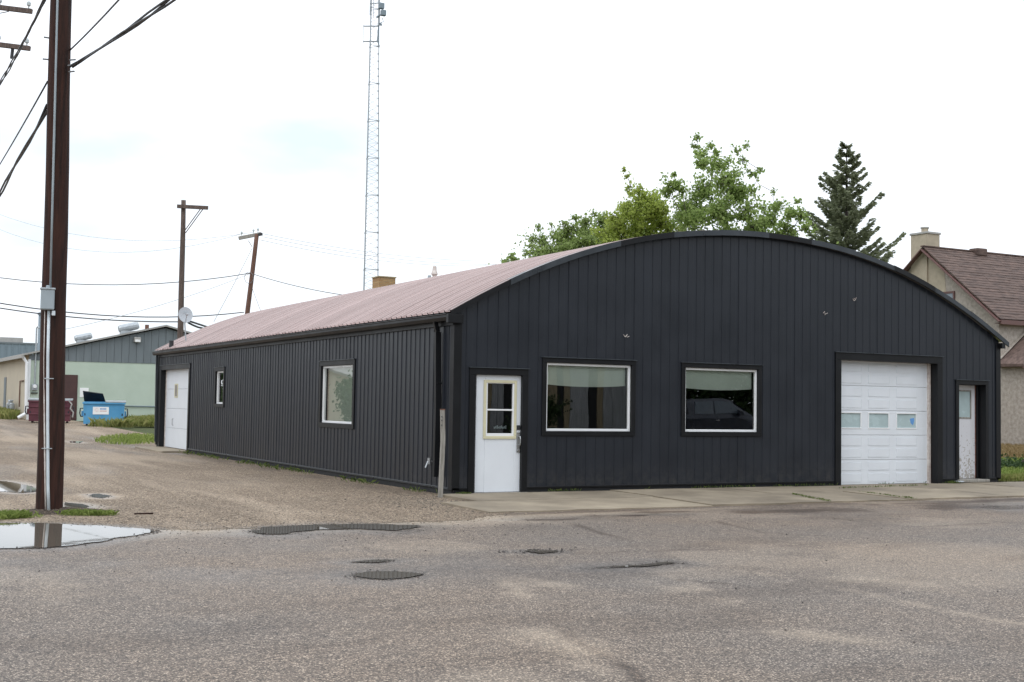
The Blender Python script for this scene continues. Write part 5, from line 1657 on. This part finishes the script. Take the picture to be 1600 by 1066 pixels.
# weed line at the foot of walls
pts = []
for x in np.arange(1.5, 8.6, .02):
    if vnoise(x, 0.3, 1.5, 2) > .47: pts.append((x + random.uniform(-.02, .02), -.045 + random.uniform(-.015, .02), .045))
for x in np.arange(8.8, 11.5, .03):
    if vnoise(x, 2.3, 2.5, 2) > .5: pts.append((x, -.03 + random.uniform(-.02, .02), .04))
for k in range(160): pts.append((.17 + random.gauss(0, .05), -.09 + random.gauss(0, .04), .02))
for k in range(150): pts.append((11.85 + random.gauss(0, .12), -.1 + random.gauss(0, .05), .04))
blades('weeds', pts, .04, .010, M['weedlow'], 1.0, .8, label='tiny weeds growing in the joint along the front wall', cat='weeds')
pts = []
for y in np.arange(.3, 17.6, .012):
    g = vnoise(3.3, y, .8, 3)
    if g > .5:
        pts.append((-.10 - abs(random.gauss(0, .09)) * (1 + 2 * (g - .5)), y, .005)) if random.random() < .4 else None
blades('weeds', pts, .07, .012, M['weedlow'], 1.1, .8, label='patchy weeds growing along the foot of the black side wall', cat='weeds')
pts = []
for (a, b2) in ((gnd(1341, 772), gnd(1431, 783)), (gnd(1240, 776), gnd(1296, 787)), (gnd(1310, 766), gnd(1450, 761))):
    for t in rng.uniform(0, 1, 170):
        pts.append((a[0] + (b2[0] - a[0]) * t + random.gauss(0, .02), a[1] + (b2[1] - a[1]) * t + random.gauss(0, .02), .035))
blades('weeds', pts, .028, .010, M['weedlow'], 1.0, .8, label='thin green weeds in the slab joints before the garage door', cat='weeds')
# lawn blades on the right, hedge-like clump, dry grass
X = rng.uniform(14.2, 34, 26000); Y = rng.uniform(2.1, 10, 26000)
blades('grass', np.stack([X, Y, 0 * X + .01], 1), .09, .03, M['grass'], .6, label='green lawn grass beyond the right end of the building', cat='grass')
X = rng.uniform(14.0, 20, 3000); Y = rng.uniform(.35, 1.05, 3000)
blades('weeds', np.stack([X, Y, 0 * X + .01], 1), .13, .02, M['weed'], .7, label='yellow flowering weeds beside the pale path on the right', cat='weeds')
X = rng.uniform(22, 40, 22000); Y = rng.uniform(7.5, 19, 22000)
k = (Y - 9.0 > -(X - 25.2) * .30 + .3)
blades('dry_grass', np.stack([X, Y, 0 * X + .01], 1)[k], .22, .03, M['straw'], .6, label='tan dry grass strip in front of the stucco house', cat='dry grass')
hc = gnd(1583, 733)
hb = thing('low_shrub', (hc[0], hc[1], 0), 'low dark green shrub on the lawn at the right edge', 'shrub')
m_ = MB()
for k in range(9):
    e = Vector((hc[0] + random.uniform(-.8, .8), hc[1] + random.uniform(-.4, .4), random.uniform(.2, .45)))
    m_.tube([Vector((hc[0], hc[1], -.02)), e], [.02, .006], 4)
m_.build('stems', M['bark'], hb, recalc=False)
Pp = np.stack([hc[0] + rng.normal(0, .5, 1300), hc[1] + rng.normal(0, .3, 1300), np.abs(rng.normal(0, .12, 1300)) + .03], 1)
leaf_mesh('foliage', Pp, .09, M['leaf_dark'], hb)

# ------------------------------------------------------------------ loose stones
def stones(name, pts, smin, smax, material, label, cat):
    pts = np.asarray(pts, float); n_ = len(pts)
    t = (1 + 5 ** .5) / 2
    base = np.array([(0, 0, .8), (1, 0, 0), (.3, .95, 0), (-.8, .6, 0), (-.8, -.6, 0), (.3, -.95, 0), (0, 0, -.4)])
    fc = [(0, 1, 2), (0, 2, 3), (0, 3, 4), (0, 4, 5), (0, 5, 1), (6, 2, 1), (6, 3, 2), (6, 4, 3), (6, 5, 4), (6, 1, 5)]
    s_ = smin + (smax - smin) * rng.uniform(0, 1, n_) ** 3
    a = rng.uniform(0, 6.28, n_)
    B = base[None] * (1 + rng.normal(0, .18, (n_, 7, 3)))
    ca, sa = np.cos(a)[:, None], np.sin(a)[:, None]
    Xr = B[:, :, 0] * ca - B[:, :, 1] * sa; Yr = B[:, :, 0] * sa + B[:, :, 1] * ca
    V = np.stack([Xr, Yr * rng.uniform(.6, 1, (n_, 1)), B[:, :, 2] * rng.uniform(.4, .8, (n_, 1))], -1) * s_[:, None, None] * .5 + pts[:, None, :]
    F = (np.array(fc)[None] + 7 * np.arange(n_)[:, None, None]).reshape(-1, 3)
    me = bpy.data.meshes.new(name); me.from_pydata(V.reshape(-1, 3).tolist(), [], F.tolist()); me.materials.append(material)
    o = bpy.data.objects.new(name, me); col.objects.link(o); o['kind'] = 'stuff'
    tag(o, label, cat)
X = rng.uniform(-9, -.1, 14000); Y = -4.3 + rng.exponential(2.2, 14000)
k = (Y < 16) & ~((X > -.5) & (Y < -2)) & (Y > np.interp(X, gx, edge) - .25)
for pl in PUDW.values(): k &= pdist(X, Y, pl) > .01
stones('gravel_stones', np.stack([X, Y, 0 * X + .006], 1)[k], .008, .030, M['stone'], 'loose tan gravel stones scattered over the alley mouth', 'gravel')
X = rng.normal(-.9, .5, 2600); Y = rng.normal(-1.2, .8, 2600)
k = (X < -.28) | (Y < -3.3)
stones('gravel_stones', np.stack([X, Y, 0 * X + .006], 1)[k], .015, .05, M['stone'], 'heap of gravel spilled beside the front corner of the black building', 'gravel')
X = rng.uniform(-9, 8, 1500); Y = rng.uniform(-14, -4.2, 1500); k = vnoise(X, Y, .35, 3) + .12 * (Y + 9) / 5 > .5
X = np.concatenate([X[k], rng.normal(-3.4, 2.0, 900)]); Y = np.concatenate([Y[k], rng.normal(-5.0, .7, 900)])
k = np.ones(len(X), bool)
for pl in PUDW.values(): k &= pdist(X, Y, pl) > .0
stones('road_grit', np.stack([X, Y, 0 * X + .004], 1)[k], .008, .028, M['darkstone'], 'dark grit and small stones scattered over the asphalt road', 'grit')
ex = []
for k_, cnt in (('wide', 500), ('long', 420), ('oval', 150), ('sliver', 70), ('streak', 160), ('crumbly', 90), ('alley', 120), ('small_alley', 40), ('kerbside', 120)):
    pl = PUDW[k_]
    for q_ in range(cnt):
        i_ = random.randrange(len(pl)); a_ = pl[i_]; b_ = pl[(i_ + 1) % len(pl)]; t_ = random.random()
        ex.append((a_[0] + (b_[0] - a_[0]) * t_ + random.gauss(0, .05), a_[1] + (b_[1] - a_[1]) * t_ + random.gauss(0, .05), .006))
stones('road_grit', ex, .008, .035, M['darkstone'], 'wet grit and small stones along the edges of the puddles', 'grit')
c_ = gnd(845, 862); X = rng.normal(c_[0], .28, 160); Y = rng.normal(c_[1], .07, 160)
stones('road_grit', np.stack([X, Y, 0 * X + .006], 1), .012, .04, M['darkstone'], 'crumbled dark asphalt around the small broken patch in the road', 'grit')
# dirt mound round the pole
m_ = MB(); vs = []; fs = []; nr, na = 8, 28
for i in range(nr + 1):
    for k in range(na):
        a = 2 * math.pi * k / na; r = .52 * i / nr * (1 + .25 * math.sin(2 * a + 1) + .12 * math.sin(5 * a))
        vs.append((b0.x + .1 + r * 1.25 * math.cos(a), b0.y - .05 + r * .75 * math.sin(a), .075 * math.cos(min(1, i / nr) * math.pi / 2) ** 1.3 + random.uniform(-.008, .008) - .004 * (i == nr)))
for i in range(nr):
    for k in range(na): fs.append((i * na + k, i * na + (k + 1) % na, (i + 1) * na + (k + 1) % na, (i + 1) * na + k))
M['dirt'] = groundmat('damp_dirt', [(0.05, 0.037, 0.028), (0.095, 0.07, 0.052), (0.15, 0.115, 0.085)], 45, (1, 1, 1), (1, 1, 1), 0.9, 0.8, .8, attr=False)
tag(m_.add(vs, fs).build('dirt_mound', M['dirt'], smooth=True), kind='structure')
tw_ = MB(); q = gnd(224, 804); tw_.beam((q[0] - .12, q[1], .012), (q[0] + .12, q[1] - .05, .016), .03, .02)
tag(tw_.build('wood_scrap', M['wood']), 'small dark scrap of wood lying on the gravel right of the pole', 'scrap')

# ------------------------------------------------------------------ across the street (seen in the window glass)
TX, TY = 22.0, -21.6
tk = thing('pickup_truck', (TX, TY, 0), 'dark blue-black crew cab pickup parked across the street', 'vehicle')
def loft(secs, name, mat_, parent):
    """secs: (x, [(halfwidth, z)...]) -> closed hull mirrored in y"""
    vs = []; fs = []
    n_ = len(secs[0][1])
    for (x, pr) in secs:
        for (hw, z) in pr: vs.append((TX + x, TY - hw, z))
        for (hw, z) in reversed(pr): vs.append((TX + x, TY + hw, z))
    k = 2 * n_
    for i in range(len(secs) - 1):
        for j in range(k):
            fs.append((i * k + j, i * k + (j + 1) % k, (i + 1) * k + (j + 1) % k, (i + 1) * k + j))
    fs.append(tuple(range(k))[::-1]); fs.append(tuple((len(secs) - 1) * k + j for j in range(k)))
    return MB().add(vs, fs).build(name, mat_, parent)
body = loft([(-2.85, [(.86, .62), (.95, .8), (.96, 1.2), (.93, 1.30)]), (-1.0, [(.90, .45), (.99, .7), (1.0, 1.15), (.95, 1.32)]), (1.0, [(.90, .45), (.99, .7), (1.0, 1.15), (.95, 1.28)]),
             (2.2, [(.88, .45), (.98, .7), (.97, 1.08), (.86, 1.20)]), (2.85, [(.80, .48), (.90, .65), (.88, 1.0), (.76, 1.10)]), (2.95, [(.74, .5), (.80, .65), (.78, .95), (.70, 1.0)])], 'body', M['carpaint'], tk)
cab = loft([(-1.55, [(.90, 1.28), (.80, 1.60), (.72, 1.82)]), (-1.25, [(.93, 1.29), (.84, 1.7), (.70, 1.93)]), (.35, [(.93, 1.27), (.84, 1.7), (.70, 1.95)]), (.75, [(.93, 1.26), (.86, 1.6), (.70, 1.86)]), (1.75, [(.88, 1.20), (.86, 1.215), (.80, 1.23)])], 'cab', M['carpaint'], tk)
for sy in (-1, 1):
    for a0_, a1_, a2_, a3_ in ((-1.3, -.35, -.35, -1.2), (-.27, 1.25, .55, -.27)):
        vs = [(TX + a0_, TY + sy * .935, 1.34), (TX + a1_, TY + sy * .925, 1.33), (TX + a2_, TY + sy * .795, 1.83), (TX + a3_, TY + sy * .795, 1.83)]
        MB().prism(vs, (0, sy * .015, 0)).build('side_window', M['carglass'], tk)
    for xw in (-1.85, 1.85):
        ww = MB().tube([(TX + xw, TY + sy * .72, .39), (TX + xw, TY + sy * 1.0, .39)], .39, 20).build('wheel', M['tyre'], tk)
        MB().tube([(TX + xw, TY + sy * .98, .39), (TX + xw, TY + sy * 1.01, .39)], .25, 16).build('rim', M['chrome'], ww)
    MB().bbox((TX + .75, TY + sy * 1.08 - .11, 1.28), (TX + .95, TY + sy * 1.08 + .11, 1.5), .03).build('mirror', M['carpaint'], tk)
    MB().bbox((TX + 2.72, TY + sy * .74 - .13, .82), (TX + 2.96, TY + sy * .74 + .13, 1.0), .03).build('headlight', M['headlamp'], tk)
    MB().bbox((TX - .3, TY + sy * 1.0 - .02, 1.06), (TX - .08, TY + sy * 1.0 + .02, 1.1), .008).build('door_handle', M['chrome'], tk)
MB().bbox((TX + 2.88, TY - .55, .72), (TX + 2.98, TY + .55, 1.0), .02).build('grille', M['blacklid'], tk)
MB().bbox((TX + 2.9, TY - .85, .48), (TX + 3.02, TY + .85, .66), .03).build('bumper', M['chrome'], tk)
MB().add([(TX + .80, TY - .78, 1.82), (TX + .80, TY + .78, 1.82), (TX + 1.70, TY + .84, 1.25), (TX + 1.70, TY - .84, 1.25)], [(0, 1, 2, 3)]).build('windscreen', M['carglass'], tk)

shed = thing('board_shed', (18, -33, 0), 'shed of mixed pale, tan and dark vertical boards across the street', 'shed')
x = 6.0
i = 0
while x < 30:
    wv = random.choice((.35, .5, .9, 1.1))
    MB().bbox((x, -33 - .02 * (i % 2), 0), (x + wv - .02, -32.9, 3.6), .01).build('board', random.choice((M['paleboard'], M['darkboard'], M['paleboard'], M['tan'], M['darkboard'])), shed)
    x += wv; i += 1
MB().box((5.8, -37, 3.6), (30.2, -32.6, 3.8)).build('roof', M['darkboard'], shed)
MB().box((6, -37, 0), (30, -33.03, 3.6)).build('back_wall', M['darkboard'], shed)

def bigtree(name, label, x, y, h, r, n_, cat='tree', group='trees across the street'):
    root = thing(name, (x, y, 0), label, cat, group)
    tr = MB(); tr.tube([(x, y, -.2), (x + .1, y, h * .35), (x, y, h * .8)], [.3 if h > 5 else .06, .22 if h > 5 else .04, .02], 7)
    P = []
    for k in range(16):
        th = rng.uniform(0, 6.28); z = h * rng.uniform(.25, .95); rr = r * rng.uniform(.2, .75)
        c_ = np.array([x + rr * math.cos(th), y + rr * math.sin(th), z])
        tr.tube([(x, y, z * .6), tuple(c_)], [.06, .02], 4)
        P.append(c_ + rng.normal(size=(n_ // 16, 3)) * r * .26)
    tr.build('trunk', M['bark'], root, recalc=False)
    P = np.concatenate(P); P = P[P[:, 2] > .05]
    leaf_mesh('crown', P, .42 if h > 5 else .16, M['leaf_dark'], root)
for x, y, h, r, lb in ((4, -42, 10, 4.5, 'leftmost'), (14, -43, 11, 5, 'second'), (24, -42, 10, 5, 'third'), (34, -40, 11, 5, 'fourth'), (44, -36, 10, 5, 'rightmost')):
    bigtree('street_tree', f'dark bushy tree, {lb} of the row behind the board shed', x, y, h, r, 17000)
bigtree('bush', 'rounded dark bush before the board shed across the street', 18.9, -30.2, 1.7, 1.1, 2600, 'bush', None)
hg = thing('hedge', (42, -31, 0), 'tall dark green hedge added behind the parked pickup to close bright sky gaps', 'hedge')  # added screen: keeps bright sky out of the front window reflections
tr = MB()
for k in range(40): tr.tube([(27.5 + k * .66, -31, -.05), (27.5 + k * .66 + random.uniform(-.2, .2), -31, 3.0)], [.04, .01], 4)
tr.build('stems', M['bark'], hg, recalc=False)
leaf_mesh('foliage', np.stack([rng.uniform(26.5, 55, 28000), -31 + rng.normal(0, .4, 28000), rng.uniform(.03, 4.6, 28000) * rng.uniform(.85, 1, 28000)], 1), .28, M['leaf_dark'], hg)
# across the alley on the left: pale gabled house and a bush, mirrored in the side window
ph = thing('pale_house', (-14, 48, 0), 'pale gabled house across the alley on the left', 'house')
m_ = MB(); m_.prism([(-13.5, 34, -.1), (-13.5, 54, -.1), (-13.5, 54, 2.1), (-13.5, 43, 3.3), (-13.5, 34, 2.1)], (-9, 0, 0)); m_.build('wall', M['beige'], ph)
for a, b2 in ((33.6, 43), (54.4, 43)):
    MB().prism([(-13.2, a, 2.0), (-13.2, b2, 3.32), (-13.2, b2, 3.44), (-13.2, a, 2.12)], (-9.6, 0, 0)).build('roof', M['eavegrey'], ph)
bigtree('bush', 'dark leafy bush by the pale house across the alley', -11.35, 33.0, 2.4, 1.0, 6500, 'bush', None)
bigtree('street_tree', 'broad dark tree added out of view to block the sky mirrored in the small side window', -17, 66, 8, 3.8, 9000)  # added unseen tree, darkens the sky reflection in the small side window
